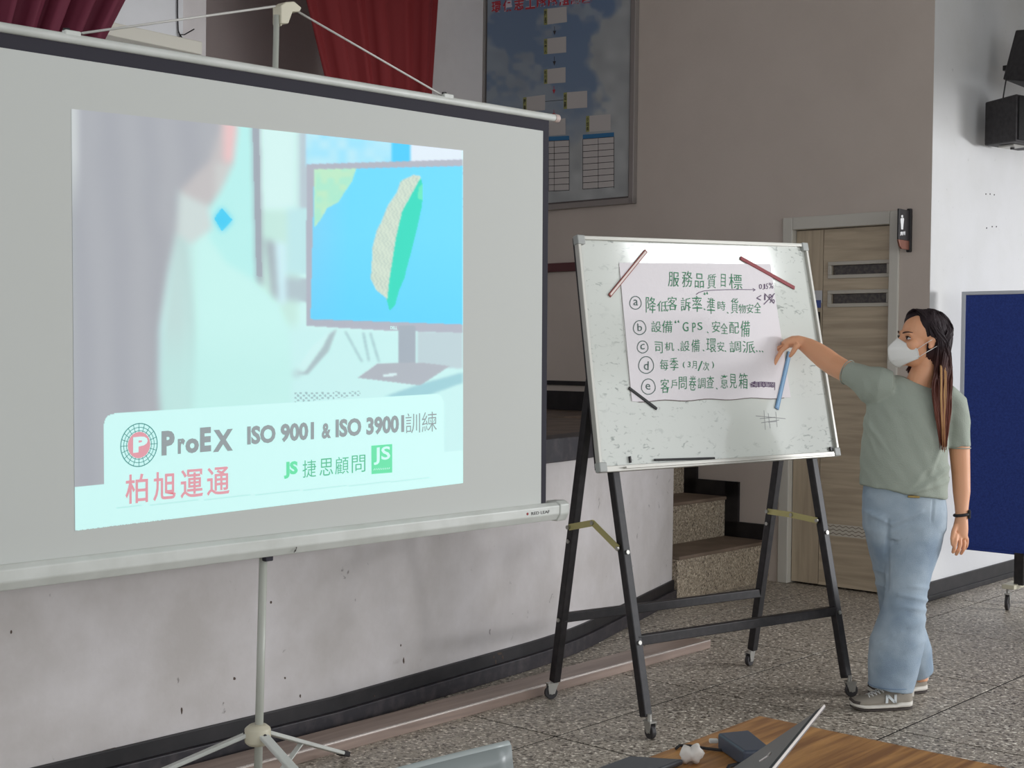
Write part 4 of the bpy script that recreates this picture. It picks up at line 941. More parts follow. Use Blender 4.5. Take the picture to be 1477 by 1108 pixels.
# laptop with half-closed lid
def px3(x, y, Y): return D(x, y, Y)
T1 = D(1189, 1018, 1.9); T2 = D(1114, 1113, 1.60); T2.z = T1.z
H1 = D(1056, 1124, 1.966); H1.z = TZ + .016; H2 = H1 + (T2 - T1)
lp = thing('laptop', 'thin dark laptop with half-open lid seen edge-on on the table', 'laptop', (H1 + H2) / 2 * 1.0)
nL = (T2 - T1).cross(H1 - T1).normalized(); nL = nL if nL.dot(O_ - T1) > 0 else -nL
lid = obj('lid', MB().prism([T1, T2, H2, H1], -nL * .0035), mat('lid_graphite', rgb(96, 84, 80), .4, .3), lp, bevel=.001)
obj('lid_rim', MB().bar(T1, T2, .0022, .003, nL), mat('rim_silver', rgb(214, 204, 196), .3, .5), lid)
s0_ = T1.lerp(H1, .04); dT = (T2 - T1); dH = (H1 - T1)
obj('lid_bezel', MB().add([T1 + nL * .0006, T1 + dT * .97 + nL * .0006, T1 + dT * .97 + dH * .09 + nL * .0006, T1 + dH * .09 + nL * .0006], [(0, 1, 2, 3)]), M['rubber'], lid)
c = T1 + dT * .45 + dH * .32 + nL * .001
mm = MB().tube([c, c + dT * .05], .0015, 6).tube([c + dT * .05, c + dT * .05 + dH * .08], .0015, 6); obj('lid_mark', mm, mat('mark_pale', rgb(206, 200, 196), .4), lid)
bd = Vector((.92, -.40, 0)).normalized() * .22
obj('base', MB().prism([Vector((p.x, p.y, TZ + .001)) for p in (H1, H2, H2 + bd, H1 + bd)], Z_ * .014), mat('base_dark', rgb(46, 48, 56), .4, .3), lp, bevel=.003)
# dark tablet, crumpled tissue
tt = thing('tablet', 'dark grey tablet lying flat at the bottom edge of the table', 'tablet', G(950, 1110, TZ))
obj('slab', MB().prism([G(908, 1098.5, TZ + .001), G(986, 1103.5, TZ + .001), G(986, 1103.5, TZ + .001) + tL * .13, G(908, 1098.5, TZ + .001) + tL * .13], Z_ * .009), mat('tablet_dark', rgb(64, 66, 72), .4), tt, bevel=.003)
random.seed(3)
mb = MB(); c = G(997, 1101, TZ) + Z_ * .014; mb.ell(c, Vector((.017, .004, 0)), Vector((0, .016, 0)), Z_ * .0135, 16, 10)
for k in range(len(mb.v)):
    dv = mb.v[k] - c; mb.v[k] = c + dv * (1 + .28 * math.sin(dv.x * 330 + 2) * math.cos(dv.z * 260) + random.uniform(-.06, .06))
obj('tissue', mb, mat('tissue_white', rgb(220, 214, 206), .8), None, 'small crumpled white tissue on the table left of the power brick', 'tissue', smooth=True, origin=G(997, 1101, TZ))

# plastic chair whose backrest shows at the bottom edge
P1 = G(733, 1074, .74); P2d = (G(615, 1105, .74) - P1).normalized()
ch = thing('plastic_chair', 'grey moulded plastic chair backrest at the bottom edge of the view', 'chair', Vector((P1.x, P1.y, 0)) + P2d * .22 + Vector((.1, -.2, 0)))
fw = Vector((-P2d.y, P2d.x, 0)); fw = fw if fw.y < 0 else -fw       # towards the camera side: the seat
gp = mat('grey_plastic', rgb(140, 148, 147), .35)
rows = []; n = 14
def shell(t, s):   # t 0 top .. 1 ; s 0..1 across
    if t < .62:
        u = t / .62; z = .74 - .33 * u; off = .0 + .10 * u ** 1.3
    else:
        u = (t - .62) / .38; z = .41 - .015 * math.sin(u * 3.1); off = .10 + .40 * u
    w_ = .42; cu = .006 * (1 - (2 * s - 1) ** 2) * (1 if t < .62 else .2)
    return P1 + P2d * (w_ * s) - Z_ * (.74 - z) + fw * (off - cu)
vs = [shell(r / 20, s / n) for r in range(21) for s in range(n + 1)]
fs = [(r * (n + 1) + c, r * (n + 1) + c + 1, (r + 1) * (n + 1) + c + 1, (r + 1) * (n + 1) + c) for r in range(20) for c in range(n)]
so = obj('seat_shell', MB().add(vs, fs), gp, ch, smooth=True); s_ = so.modifiers.new('s', 'SOLIDIFY'); s_.thickness = .008
obj('top_rim', MB().tube([shell(0, k / 12) for k in range(13)], .0065, 8), mat('grey_rim', rgb(170, 178, 176), .35), so, smooth=True)
for a_, t_ in ((.06, .66), (.94, .66), (.06, .96), (.94, .96)):
    p = shell(t_, a_); q_ = p + P2d * (-.04 if a_ < .5 else .04); q_.z = 0; obj('leg', MB().tube([p - Z_ * .004, q_], .011, 10), M['zinc'], ch, smooth=True)
# ================================================================== THE WOMAN
from mathutils import noise as NZ
DP = 5.3; PXM = DP / FPX
def Q(px, py, dd=0.0): return D(px, py, DP + dd)
VH = ray(1312, 540); VH = Vector((VH.x, VH.y, 0)).normalized(); RH = Vector((VH.y, -VH.x, 0))
def limb(mb, pts, n=20, cap=True, power=2.0):
    """pts: (px, py, dd, half width px, half depth px)"""
    C = [Q(*p[:3]) for p in pts]; rings = []
    for i, c in enumerate(C):
        t = (C[min(i + 1, len(C) - 1)] - C[max(i - 1, 0)]).normalized()
        s = t.cross(VH)
        s = s.normalized() if s.length > .2 else RH.copy()
        d = t.cross(s).normalized(); a, b_ = pts[i][3] * PXM, pts[i][4] * PXM
        ring = []
        for k in range(n):
            th = 2 * math.pi * k / n; x, y = math.cos(th), math.sin(th)
            if power != 2: x = math.copysign(abs(x) ** (2 / power), x); y = math.copysign(abs(y) ** (2 / power), y)
            ring.append(c + s * a * x + d * b_ * y)
        rings.append(ring)
    mb.loft(rings, cap); return C
def remesh(mb, vox, it=6, fac=.5, disp=None, drop=None):
    me = bpy.data.meshes.new('tmp'); me.from_pydata([tuple(v) for v in mb.v], [], mb.f); me.update()
    bm = bmesh.new(); bm.from_mesh(me); bmesh.ops.recalc_face_normals(bm, faces=bm.faces); bm.to_mesh(me); bm.free()
    o = bpy.data.objects.new('tmp', me); COL.objects.link(o)
    m_ = o.modifiers.new('r', 'REMESH'); m_.mode = 'VOXEL'; m_.voxel_size = vox; m_.adaptivity = 0
    if it: s_ = o.modifiers.new('s', 'SMOOTH'); s_.factor = fac; s_.iterations = it
    dg = bpy.context.evaluated_depsgraph_get(); dg.update(); e = bpy.data.meshes.new_from_object(o.evaluated_get(dg))
    out = MB(); nr = [v.normal.copy() for v in e.vertices]; out.v = [v.co.copy() for v in e.vertices]; out.f = [tuple(p.vertices) for p in e.polygons]
    if disp: out.v = [v + n * disp(v, n) if True else v for v, n in zip(out.v, nr)]
    bpy.data.objects.remove(o); bpy.data.meshes.remove(me); bpy.data.meshes.remove(e)
    return out
# head frame
PSI_ = math.radians(60); HO = Q(1328, 490, -.02)
hf = (-RH * math.sin(PSI_) - VH * math.cos(PSI_)); hl = (RH * math.cos(PSI_) - VH * math.sin(PSI_)); hu = Z_.copy()
rr = Matrix.Rotation(math.radians(-4), 3, hl) @ Matrix.Rotation(math.radians(-3), 3, hf)
hf = rr @ hf; hl = rr @ hl; hu = rr @ hu
def H(x, y, z): return HO + hl * x + hf * y + hu * z
def hell(mb, c, r, nu=28, nv=18): mb.ell(H(*c), hl * r[0], hf * r[1], hu * r[2], nu, nv)
M['skin'] = mat('skin', rgb(222, 162, 124), .5); nt, b = nodes(M['skin']); b.inputs['Subsurface Weight'].default_value = .12; b.inputs['Subsurface Radius'].default_value = (.012, .005, .003); b.inputs['Subsurface Scale'].default_value = 1.0
woman = thing('person', 'woman in pale green tee and light jeans with white face mask pointing at the board', 'person', G(1290, 1022))

body = MB()
# head
hell(body, (0, -.014, .028), (.073, .090, .080)); hell(body, (0, .020, -.018), (.060, .066, .086)); hell(body, (0, .030, -.066), (.044, .050, .042))
for s in (-1, 1):
    hell(body, (s * .034, .052, -.024), (.027, .028, .030), 16, 10)
    hell(body, (s * .0735, -.006, -.004), (.0065, .016, .028), 14, 10); hell(body, (s * .078, -.012, .008), (.006, .012, .016), 12, 8); hell(body, (s * .0755, .0, -.024), (.006, .009, .010), 12, 8)
hell(body, (0, .070, .020), (.046, .016, .012), 18, 10)
body.tube([H(0, .080, .014), H(0, .092, -.012), H(0, .104, -.032), H(0, .094, -.044)], [.0065, .0085, .0115, .007], 12)
for s in (-1, 1): hell(body, (s * .011, .092, -.038), (.008, .010, .008), 10, 8)
hell(body, (0, .083, -.058), (.021, .010, .006), 12, 8); hell(body, (0, .080, -.069), (.018, .010, .007), 12, 8); hell(body, (0, .068, -.096), (.018, .018, .014), 12, 8)
# neck
NB = Q(1322, 566, .0)
body.tube([H(0, -.022, -.02), H(0, -.022, -.07), H(0, -.03, -.105), NB, Q(1318, 590, .0)], [.050, .047, .047, .056, .07], 24)
# torso (under the tee), pelvis, legs under the jeans
limb(body, [(1318, 556, 0, 26, 18), (1316, 568, 0, 56, 26), (1312, 592, 0, 50, 32), (1306, 640, 0, 47, 32), (1303, 680, 0, 46, 32), (1303, 720, 0, 50, 34), (1303, 760, 0, 48, 34)], 28)
limb(body, [(1320, 750, 0, 26, 26), (1310, 865, -.05, 17, 17), (1296, 965, -.075, 9, 9), (1297, 985, -.08, 7, 7)], 16)
limb(body, [(1278, 750, .02, 26, 26), (1292, 865, .13, 17, 17), (1326, 965, .22, 11, 11), (1328, 982, .22, 11, 12)], 16)
# right arm reaching to the board
limb(body, [(1272, 556, .0, 12, 12), (1254, 549, .04, 14, 14), (1236, 541, .08, 14.5, 14.5), (1218, 535, .12, 16.2, 15), (1202, 526, .165, 16.6, 15), (1189, 516.5, .19, 16.6, 14.5), (1177, 507.5, .215, 15.2, 13), (1166, 500, .235, 13, 11), (1157, 495, .25, 10.5, 9)], 20)
# hand: palm then fingers
WR = Q(1157, 494.5, .25); DH = -.165
pl4 = [(1159, 495.5, .245, 10.3, 9.5), (1151, 493.5, .253, 10.2, 12), (1143, 493, .26, 9, 14.5), (1135, 495.5, .262, 7.5, 15), (1130, 499, .262, 6.5, 13.5)]
limb(body, pl4, 18)
def fingers(mb, chains, dh=0.0):
    for ch_ in chains:
        P = [Q(c[0], c[1], c[2] + dh) for c in ch_]; r = [c[3] for c in ch_]
        # round the joints with a subdivided path
        pts, rs = [], []
        for i in range(len(P) - 1):
            for t in (0, .5): pts.append(P[i].lerp(P[i + 1], t)); rs.append(r[i] * (1 - t) + r[i + 1] * t)
        pts.append(P[-1]); rs.append(r[-1]); d = (P[-1] - P[-2]).normalized(); pts.append(P[-1] + d * r[-1] * .8); rs.append(r[-1] * .45)
        mb.tube(pts, rs, 12)
fingers(body, [
    [(1136, 499, .400, .0104), (1128, 505, .400, .0100), (1121.5, 516, .402, .0090), (1115.5, 528, .402, .0080)],
    [(1135, 498, .428, .0104), (1123, 502, .430, .0100), (1115.5, 514, .430, .0092), (1110, 529, .428, .0080)],
    [(1135, 497, .453, .0100), (1120, 499, .457, .0096), (1111.5, 510, .457, .0088), (1105.5, 525, .455, .0078)],
    [(1136, 496.5, .474, .0092), (1121, 496.5, .480, .0086), (1112, 504, .482, .0078), (1106, 515, .480, .0070)],
    [(1151, 497, .385, .0125), (1147, 502, .372, .0115), (1143.5, 508.5, .372, .0098), (1139.5, 514, .378, .0075)]], DH)
# left arm hanging
limb(body, [(1358, 572, .0, 12, 13), (1372, 588, -.0, 15, 15), (1382, 615, -.005, 16.5, 16), (1384, 650, -.01, 14.5, 15), (1386, 684, -.012, 13, 13.5), (1387, 710, -.02, 12.2, 12), (1387, 730, -.03, 9.8, 9.8), (1387, 745, -.035, 8.6, 9.5)], 20)
limb(body, [(1387, 743, -.035, 8.4, 8.5), (1386.5, 752, -.04, 9.5, 8.5), (1385.5, 762, -.045, 10.8, 8), (1385, 772, -.05, 10.5, 7.5), (1385, 777, -.052, 9, 6.5)], 18)
fingers(body, [
    [(1379.5, 770, -.066, .0088), (1378.5, 781, -.082, .0086), (1376.5, 790, -.086, .0078), (1374.5, 797, -.078, .0068)],
    [(1384, 773, -.060, .0090), (1385, 785, -.074, .0088), (1382.5, 794, -.078, .0080), (1379, 800, -.068, .0069)],
    [(1388.5, 773, -.048, .0087), (1391, 784, -.058, .0084), (1389.5, 793, -.060, .0076), (1386, 799, -.050, .0066)],
    [(1392.5, 770, -.036, .0078), (1395, 779, -.040, .0074), (1394.5, 787, -.042, .0066), (1392, 792, -.036, .0058)],
    [(1379.5, 757, -.050, .0105), (1375.5, 767, -.066, .0098), (1373.5, 777, -.078, .0085), (1373.8, 786, -.084, .0068)]])
def face_disp(v, n):
    l = v - HO; x, y, z = l.dot(hl), l.dot(hf), l.dot(hu)
    if abs(x) > .1 or abs(z) > .13 or y < .02: return 0
    d = 0
    for s in (-1, 1):
        e = ((x - s * .031) / .017) ** 2 + ((z - .0) / .0095) ** 2
        d -= .0055 * math.exp(-e); d += .0022 * math.exp(-(((x - s * .031) / .017) ** 2 + ((z - .0115) / .004) ** 2))
    return d
bm_ = remesh(body, .0037, 2, .5, face_disp)
bo = obj('body', bm_, M['skin'], woman, smooth=True)

# eyes, brows
M['eyewhite'] = mat('eye_white', rgb(214, 206, 202), .2); M['iris'] = mat('dark_iris', rgb(34, 22, 18), .15); M['lash'] = mat('lash', rgb(30, 20, 20), .7); M['lid'] = mat('lid_skin', rgb(176, 120, 96), .5)
for s in (-1, 1):
    ecn = (s * .031, .0715, -.0005)
    mb = MB(); hell(mb, ecn, (.0145, .0072, .0058), 18, 12); ey = obj('eye', mb, M['eyewhite'], bo, smooth=True)
    mb = MB(); hell(mb, (s * .031 + .0005, .0748, .0006), (.0066, .0058, .0058), 14, 10); obj('iris', mb, M['iris'], bo, smooth=True)
    arc = [H(s * .031 + .0165 * math.cos(a), .0795 - .0075 * math.cos(a) ** 2 , .0005 + .0068 * math.sin(a) + (.0012 * (s * math.cos(a)))) for a in [math.pi * k / 10 for k in range(11)]]
    obj('eyelashes', MB().tube(arc, [.0006] + [.0016] * 9 + [.0006], 6), M['lash'], bo, smooth=True)
    arc = [H(s * .031 + .0155 * math.cos(a), .0790 - .0075 * math.cos(a) ** 2, -.0008 - .0058 * math.sin(a)) for a in [math.pi * k / 10 for k in range(11)]]
    obj('lower_lid', MB().tube(arc, [.0006] + [.0013] * 9 + [.0006], 6), M['lid'], bo, smooth=True)
    arc = [H(s * (.014 + .038 * t), .0885 - .022 * t ** 1.6, .0185 + .0065 * math.sin(t * 2.2)) for t in [k / 8 for k in range(9)]]
    obj('eyebrow', MB().tube(arc, [.0018, .0028, .003, .003, .0028, .0026, .0022, .0016, .0008], 6), mat('brow_brown', rgb(70, 46, 38), .8) if s < 0 else bpy.data.materials['brow_brown'], bo, smooth=True)

# face mask
M['mask'] = mat('white_mask', rgb(226, 224, 220), .7, bump=(120, .08))
prof_ = [(.101, .0), (.112, -.012), (.127, -.027), (.139, -.041), (.1365, -.058), (.131, -.078), (.124, -.098), (.098, -.114), (.078, -.118)]
side = [(.047, -.036), (.046, -.040), (.044, -.044), (.042, -.049), (.040, -.054), (.039, -.060), (.039, -.066), (.040, -.071), (.041, -.076)]
nu = 24; vs = []
for (my, mz), (sy, sz) in zip(prof_, side):
    for k in range(nu + 1):
        u = -1 + 2 * k / nu; a = abs(u); wgt = a ** 1.25
        x = u * (.0625 - .004 * (1 - a)); y = my * (1 - wgt) + sy * wgt; z = mz * (1 - a ** 1.1) + sz * a ** 1.1
        y += .004 * math.sin(math.pi * a); y -= .004 * math.exp(-((z + .088 - .022 * a) / .004) ** 2) * min(1, 4 * a); vs.append(H(x, y, z))
rows_ = len(prof_); fs = [(r * (nu + 1) + c, r * (nu + 1) + c + 1, (r + 1) * (nu + 1) + c + 1, (r + 1) * (nu + 1) + c) for r in range(rows_ - 1) for c in range(nu)]
mk = obj('face_mask', MB().add(vs, fs), M['mask'], woman, smooth=True)
m_ = mk.modifiers.new('sub', 'SUBSURF'); m_.levels = 1; m_.render_levels = 1; m_ = mk.modifiers.new('s', 'SOLIDIFY'); m_.thickness = .0018
for s in (-1, 1):
    seam = [vs[6 * (nu + 1) + (nu // 2) + s * k] + hf * .001 for k in range(0, nu // 2 + 1)]; obj('mask_seam', MB().tube(seam, .0009, 6), M['mask'], mk, smooth=True)
    rim = [vs[r * (nu + 1) + (nu if s > 0 else 0)] for r in range(rows_)]; obj('mask_edge', MB().tube(rim, .0018, 6), M['mask'], mk, smooth=True)
    for a_, b_, c_ in (((s * .0625, .046, -.038), (s * .0735, .018, -.012), (s * .083, -.014, .012)), ((s * .0625, .041, -.072), (s * .074, .018, -.050), (s * .080, -.010, -.030))):
        obj('ear_loop', MB().tube([H(*a_), H(*b_), H(*c_)], .0013, 6), M['mask'], mk, smooth=True)
    obj('ear_loop', MB().tube([H(s * .083, -.014, .012), H(s * .086, -.026, .002), H(s * .084, -.026, -.018), H(s * .080, -.010, -.030)], .0013, 6), M['mask'], mk, smooth=True)

# hair
def hairmat(name, top, low, z0, z1):
    m = mat(name, top, .6, spec=.25); nt, b = nodes(m); g = nt.nodes.new('ShaderNodeNewGeometry'); sx = nt.nodes.new('ShaderNodeSeparateXYZ'); nt.links.new(g.outputs['Position'], sx.inputs[0])
    r = nt.nodes.new('ShaderNodeMapRange'); r.inputs[1].default_value = z1; r.inputs[2].default_value = z0; nt.links.new(sx.outputs[2], r.inputs[0])
    mx = nt.nodes.new('ShaderNodeMix'); mx.data_type = 'RGBA'; mx.inputs[6].default_value = top; mx.inputs[7].default_value = low; nt.links.new(r.outputs[0], mx.inputs[0]); nt.links.new(mx.outputs[2], b.inputs['Base Color'])
    return m
M['hair'] = hairmat('dark_hair', rgb(40, 29, 33), rgb(112, 62, 48), Q(1360, 600).z, Q(1360, 500).z)
M['hairlight'] = hairmat('blond_streak', rgb(196, 152, 104), rgb(150, 100, 64), Q(1360, 650).z, Q(1360, 560).z)
cap = MB(); hell(cap, (0, -.032, .036), (.083, .090, .087), 30, 20); hell(cap, (.0, -.042, -.012), (.078, .074, .085), 26, 16); hell(cap, (.0, -.060, -.06), (.062, .046, .07), 20, 14)
hell(cap, (-.02, .008, .064), (.056, .052, .052), 20, 14); hell(cap, (.030, -.008, .060), (.050, .048, .050), 20, 14)
def hair_disp(v, n):
    l = v - HO; a = math.atan2(l.dot(hl), l.dot(hf)); return 0 if l.dot(hf) > .0 else .0014 * math.sin(a * 46 + 8 * l.dot(hu)) + .0012 * math.sin(a * 23 + 2)
capm = remesh(cap, .005, 5, .5, hair_disp)
hairm = MB(); hairm.add(capm.v, capm.f)
random.seed(11)
def cat(P, n=5):
    out = []
    for i in range(len(P) - 1):
        p0 = P[max(i - 1, 0)]; p1 = P[i]; p2 = P[i + 1]; p3 = P[min(i + 2, len(P) - 1)]
        for k in range(n):
            t = k / n; out.append(.5 * ((2 * p1) + (p2 - p0) * t + (2 * p0 - 5 * p1 + 4 * p2 - p3) * t * t + (3 * p1 - p0 - 3 * p2 + p3) * t ** 3))
    out.append(P[-1]); return out
def lock(mb, P, r0, r1, fl=.55):
    pts = cat(P); n = len(pts); mb.tube(pts, [max(.0006, (r0 + (r1 - r0) * (k / (n - 1))) * (.55 if k == 0 else 1) * (1 if k < n - 3 else (n - k) / 4)) for k in range(n)], 6)
R1 = lambda a: random.uniform(-a, a)
# locks over the left side, behind the ear, falling in front of the shoulder
for k in range(260):
    t = random.random(); w_ = random.random()
    top = H(.004 + R1(.01), .034 - .09 * t, .118 - .03 * (abs(t - .35)) + R1(.002)) if k % 3 else H(.03 + R1(.02), -.05 * t + .0, .112 + R1(.004))
    side_ = H(.083 + R1(.002), .006 - .07 * t, .052 + R1(.008)) if t < .5 else H(.074 + R1(.003), -.035 - .055 * t, .045 + R1(.008))
    ear = H(.082 + R1(.004), -.026 - .045 * w_, -.012 + R1(.008))
    n1_ = Q(1349 + 23 * w_ + R1(2), 532 + R1(4), -.055 + .05 * w_ + R1(.012))
    n2_ = Q(1345 + 27 * w_ + R1(2), 562 + R1(4), -.105 + .035 * w_ + R1(.010))
    n3_ = Q(1350 + 20 * w_ + R1(2), 600 + R1(5), -.128 + .02 * w_ + R1(.008))
    n4_ = Q(1357 + 8 * w_ + R1(2.5), 636 + R1(14), -.122 + R1(.008))
    lock(hairm, [top, side_, ear, n1_, n2_, n3_, n4_], .0032, .0014)
# front hairline on the left temple and the right side
for k in range(46):
    t = k / 45
    lock(hairm, [H(.006, .038 - .03 * t, .117), H(.042 + R1(.003), .028 - .03 * t, .100 + R1(.003)), H(.070, .017 - .025 * t, .062 + R1(.003)), H(.0795 + R1(.002), .006 - .02 * t, .024 + R1(.003)), H(.082, -.012 - .02 * t, .012 + R1(.006)), H(.080, -.034, -.02 - .02 * t)], .0034, .0022)
    lock(hairm, [H(.0, .046 - .03 * t, .116), H(-.034 + R1(.003), .050 - .03 * t, .096 + R1(.003)), H(-.064, .036 - .03 * t, .056 + R1(.003)), H(-.072 + R1(.002), .026 - .03 * t, .012 + R1(.004)), H(-.076, .0 - .03 * t, -.035 + R1(.006)), H(-.070, -.01 - .03 * t, -.085), H(-.066 + R1(.006), .01 - .02 * t, -.125 - .02 * t)], .0034, .0016)
for k in range(60):   # back of the head, falling behind the shoulders
    a = -1.25 + 2.5 * random.random(); sx_ = math.sin(a); cy_ = -math.cos(a)
    lock(hairm, [H(.01 * sx_, -.02, .122), H(.055 * sx_, -.03 + .06 * cy_, .098), H(.082 * sx_, -.026 + .096 * cy_, .03), H(.080 * sx_, -.03 + .090 * cy_, -.05), H(.072 * sx_, -.035 + .078 * cy_, -.12), H(.064 * sx_ + R1(.01), -.04 + .07 * cy_, -.19 + R1(.03))], .0045, .002)
hr = obj('hair', hairm, M['hair'], woman, smooth=True, kind='stuff')
hl2 = MB()
for k in range(18):
    w_ = (.30 if k % 3 else .72) + R1(.10)
    lock(hl2, [Q(1353 + 14 * w_, 528 + 8 * w_ + R1(4), -.07), Q(1353.5 + 14 * w_, 545 + R1(3), -.100), Q(1353 + 14 * w_ + R1(.8), 572, -.131), Q(1356 + 9 * w_ + R1(.8), 606, -.144), Q(1358 + 7 * w_ + R1(1.5), 638 + R1(16), -.134)], .0015, .0011)
obj('blond_streak', hl2, M['hairlight'], hr, smooth=True, kind='stuff')

# tee shirt
tee = MB()
limb(tee, [(1322, 551, -.002, 27, 19), (1320, 556, 0, 42, 23), (1318, 563, 0, 56, 27), (1314, 575, 0, 58, 32), (1310, 595, -.002, 59, 37), (1306, 625, -.004, 60, 38.5), (1303.5, 660, -.004, 61.5, 39.5), (1302.5, 690, -.004, 62, 41), (1302.5, 709, -.004, 61.5, 42)], 40)
limb(tee, [(1288, 560, 0, 24, 24), (1270, 560, .01, 30, 25), (1257, 555, .035, 29, 24), (1245, 547.5, .062, 22.5, 21), (1233, 541.5, .088, 19.5, 19), (1222, 537, .112, 17.6, 17.5)], 28)
limb(tee, [(1358, 572, .0, 22, 24), (1374, 585, .0, 22, 23), (1381, 612, -.004, 19, 20.5), (1383, 646, -.008, 16.8, 18.6)], 28)
zh = Q(1303, 706).z
def tee_disp(v, n):
    l = v - Q(1303, 640); x = l.dot(RH); z = l.z
    d = .0035 * NZ.noise(Vector((x * 9 + z * 5, z * 4, 1.3))) + .0022 * NZ.noise(Vector((x * 26 + z * 16, z * 9, 4.1)))
    # drag folds from the raised arm's armpit down across the chest
    for (ax, az, an, s_, am) in ((-.15, .07, -1.15, .010, .0045), (-.12, .06, -.95, .009, .004), (-.13, .1, -1.4, .008, .0032), (.13, -.02, 1.25, .009, .0035), (.12, -.12, .6, .008, .005), (.10, -.15, .35, .007, .004), (.06, -.12, .9, .010, .003)):
        q = -(x - ax) * math.sin(an) + (z - az) * math.cos(an); p_ = (x - ax) * math.cos(an) + (z - az) * math.sin(an)
        d += am * math.exp(-(q / s_) ** 2) * math.exp(-((p_) / .10) ** 2)
    return d * 1.7
teem = remesh(tee, .0055, 6, .5, tee_disp)
# hem slopes down to the right, collar scooped
def clip_tee(m_):
    for i, v in enumerate(m_.v):
        if True:
            px_, py_ = proj(v)
            if 1236 < px_ < 1370 and py_ > 676:
                t = (py_ - 676) / 36.0; sl_ = (px_ - 1303) / 62.0; m_.v[i] = v - Z_ * (.026 * sl_ * t)
    return m_
M['tee'] = mat('sage_cotton', rgb(158, 165, 153), .9, bump=(260, .25))
ts = obj('tee_shirt', clip_tee(teem), M['tee'], woman, smooth=True)
col = [Q(1322 + 29 * math.cos(a) + 0 * math.sin(a), 553 + 4.5 * math.cos(a) + 11.5 * max(0, -math.sin(a)) * 1.0 + 1 * max(0, math.sin(a)), .0 + .056 * math.sin(a)) for a in [k * 2 * math.pi / 40 for k in range(41)]]
obj('collar', MB().tube(col, .0055, 8, cap=False), M['tee'], ts, smooth=True)
obj('sleeve_hem', MB().tube([Q(1222.5, 537.2, .111) + (Z_ * .0475 * math.sin(a) + (VH * .78 + RH * .52) * .0475 * math.cos(a)) + RH * .012 * math.sin(a) + RH * .0 for a in [k * 2 * math.pi / 28 for k in range(29)]], .0024, 6, cap=False), M['tee'], ts, smooth=True)
obj('sleeve_hem', MB().tube([Q(1383, 646, -.008) + RH * .0435 * math.cos(a) + VH * .0475 * math.sin(a) for a in [k * 2 * math.pi / 28 for k in range(29)]], .0024, 6, cap=False), M['tee'], ts, smooth=True)

# jeans
jn = MB()
limb(jn, [(1303, 698, .0, 56, 36), (1303, 715, .0, 58, 38), (1304, 740, .0, 59.5, 39), (1304.5, 762, .0, 58.5, 38), (1304, 776, .0, 52, 34)], 36)
limb(jn, [(1328, 735, -.005, 33, 34), (1325, 757, -.01, 37, 36), (1319, 785, -.02, 38, 35), (1311.5, 815, -.035, 34, 32), (1307, 845, -.05, 30, 30), (1305.5, 868, -.06, 29, 29), (1301, 895, -.065, 33, 30), (1293.5, 928, -.065, 38, 31), (1288.5, 960, -.065, 35.5, 31), (1284.5, 994, -.066, 31, 30)], 28)
limb(jn, [(1277, 735, .01, 32, 34), (1276, 757, .02, 30, 34), (1280, 785, .045, 28, 33), (1286, 815, .07, 27, 31), (1292, 847, .11, 27, 29), (1298, 880, .14, 29, 28), (1306, 912, .16, 30, 28), (1316, 942, .19, 29, 27), (1324, 971, .21, 23, 25)], 28)
kn = Q(1306, 868, -.06); 
def jean_disp(v, n):
    px_, py_ = proj(v); l = v - kn; x = l.dot(RH); z = l.z
    d = .003 * NZ.noise(Vector((x * 8, z * 7, 2))) + .0018 * NZ.noise(Vector((x * 22 + z * 8, z * 24, 6)))
    for (ax, ay, bx, by, s_, am) in ((1281, 752, 1279, 850, 2.6, -.009), (1336, 866, 1296, 858, 3.2, .006), (1334, 880, 1290, 874, 3.5, .005), (1338, 848, 1312, 846, 3, .004), (1284, 756, 1330, 738, 3.0, .005), (1286, 764, 1316, 752, 3, -.004), (1284, 756, 1256, 742, 3, .004), (1336, 893, 1312, 905, 4, .004), (1262, 930, 1300, 912, 5, .004), (1332, 925, 1306, 940, 4, .003), (1346, 722, 1344, 752, 1.6, -.005), (1254, 838, 1276, 846, 3, .004), (1256, 820, 1278, 826, 3, .003)):
        ux, uy = bx - ax, by - ay; L2 = ux * ux + uy * uy; t = max(0, min(1, ((px_ - ax) * ux + (py_ - ay) * uy) / L2)); dd_ = math.hypot(px_ - ax - ux * t, py_ - ay - uy * t)
        if n.dot(VH) < .3: d += am * math.exp(-(dd_ / s_) ** 2)
    return d
jm = remesh(jn, .0055, 5, .5, jean_disp)
mj = mat('washed_denim', rgb(150, 174, 196), .85, bump=(420, .35)); nt, b = nodes(mj)
tc = nt.nodes.new('ShaderNodeTexCoord'); n1 = nt.nodes.new('ShaderNodeTexNoise'); n1.inputs['Scale'].default_value = 7; n1.inputs['Detail'].default_value = 8; nt.links.new(tc.outputs['Object'], n1.inputs['Vector'])
r = nt.nodes.new('ShaderNodeValToRGB'); r.color_ramp.elements[0].position = .35; r.color_ramp.elements[1].position = .68; r.color_ramp.elements[0].color = rgb(138, 156, 174); r.color_ramp.elements[1].color = rgb(178, 192, 203)
nt.links.new(n1.outputs['Fac'], r.inputs['Fac']); nt.links.new(r.outputs['Color'], b.inputs['Base Color'])
je = obj('jeans', jm, mj, woman, smooth=True)
seamm = mat('denim_seam', rgb(116, 138, 164), .9)
hem1 = [Q(1284.7, 987, -.066) + RH * .0855 * math.cos(a) + VH * .083 * math.sin(a) for a in [k * 2 * math.pi / 30 for k in range(31)]]
obj('hem_stitch', MB().tube(hem1, .0016, 6, cap=False), seamm, je, smooth=True)
def onfront(px_, py_, dd): return Q(px_, py_, dd)
obj('buckle', MB().box(Q(1318, 716.5, -.112), RH * .022, VH * .004, Z_ * .0045), mat('brass_buckle', rgb(168, 142, 84), .4, .5), je, bevel=.002)

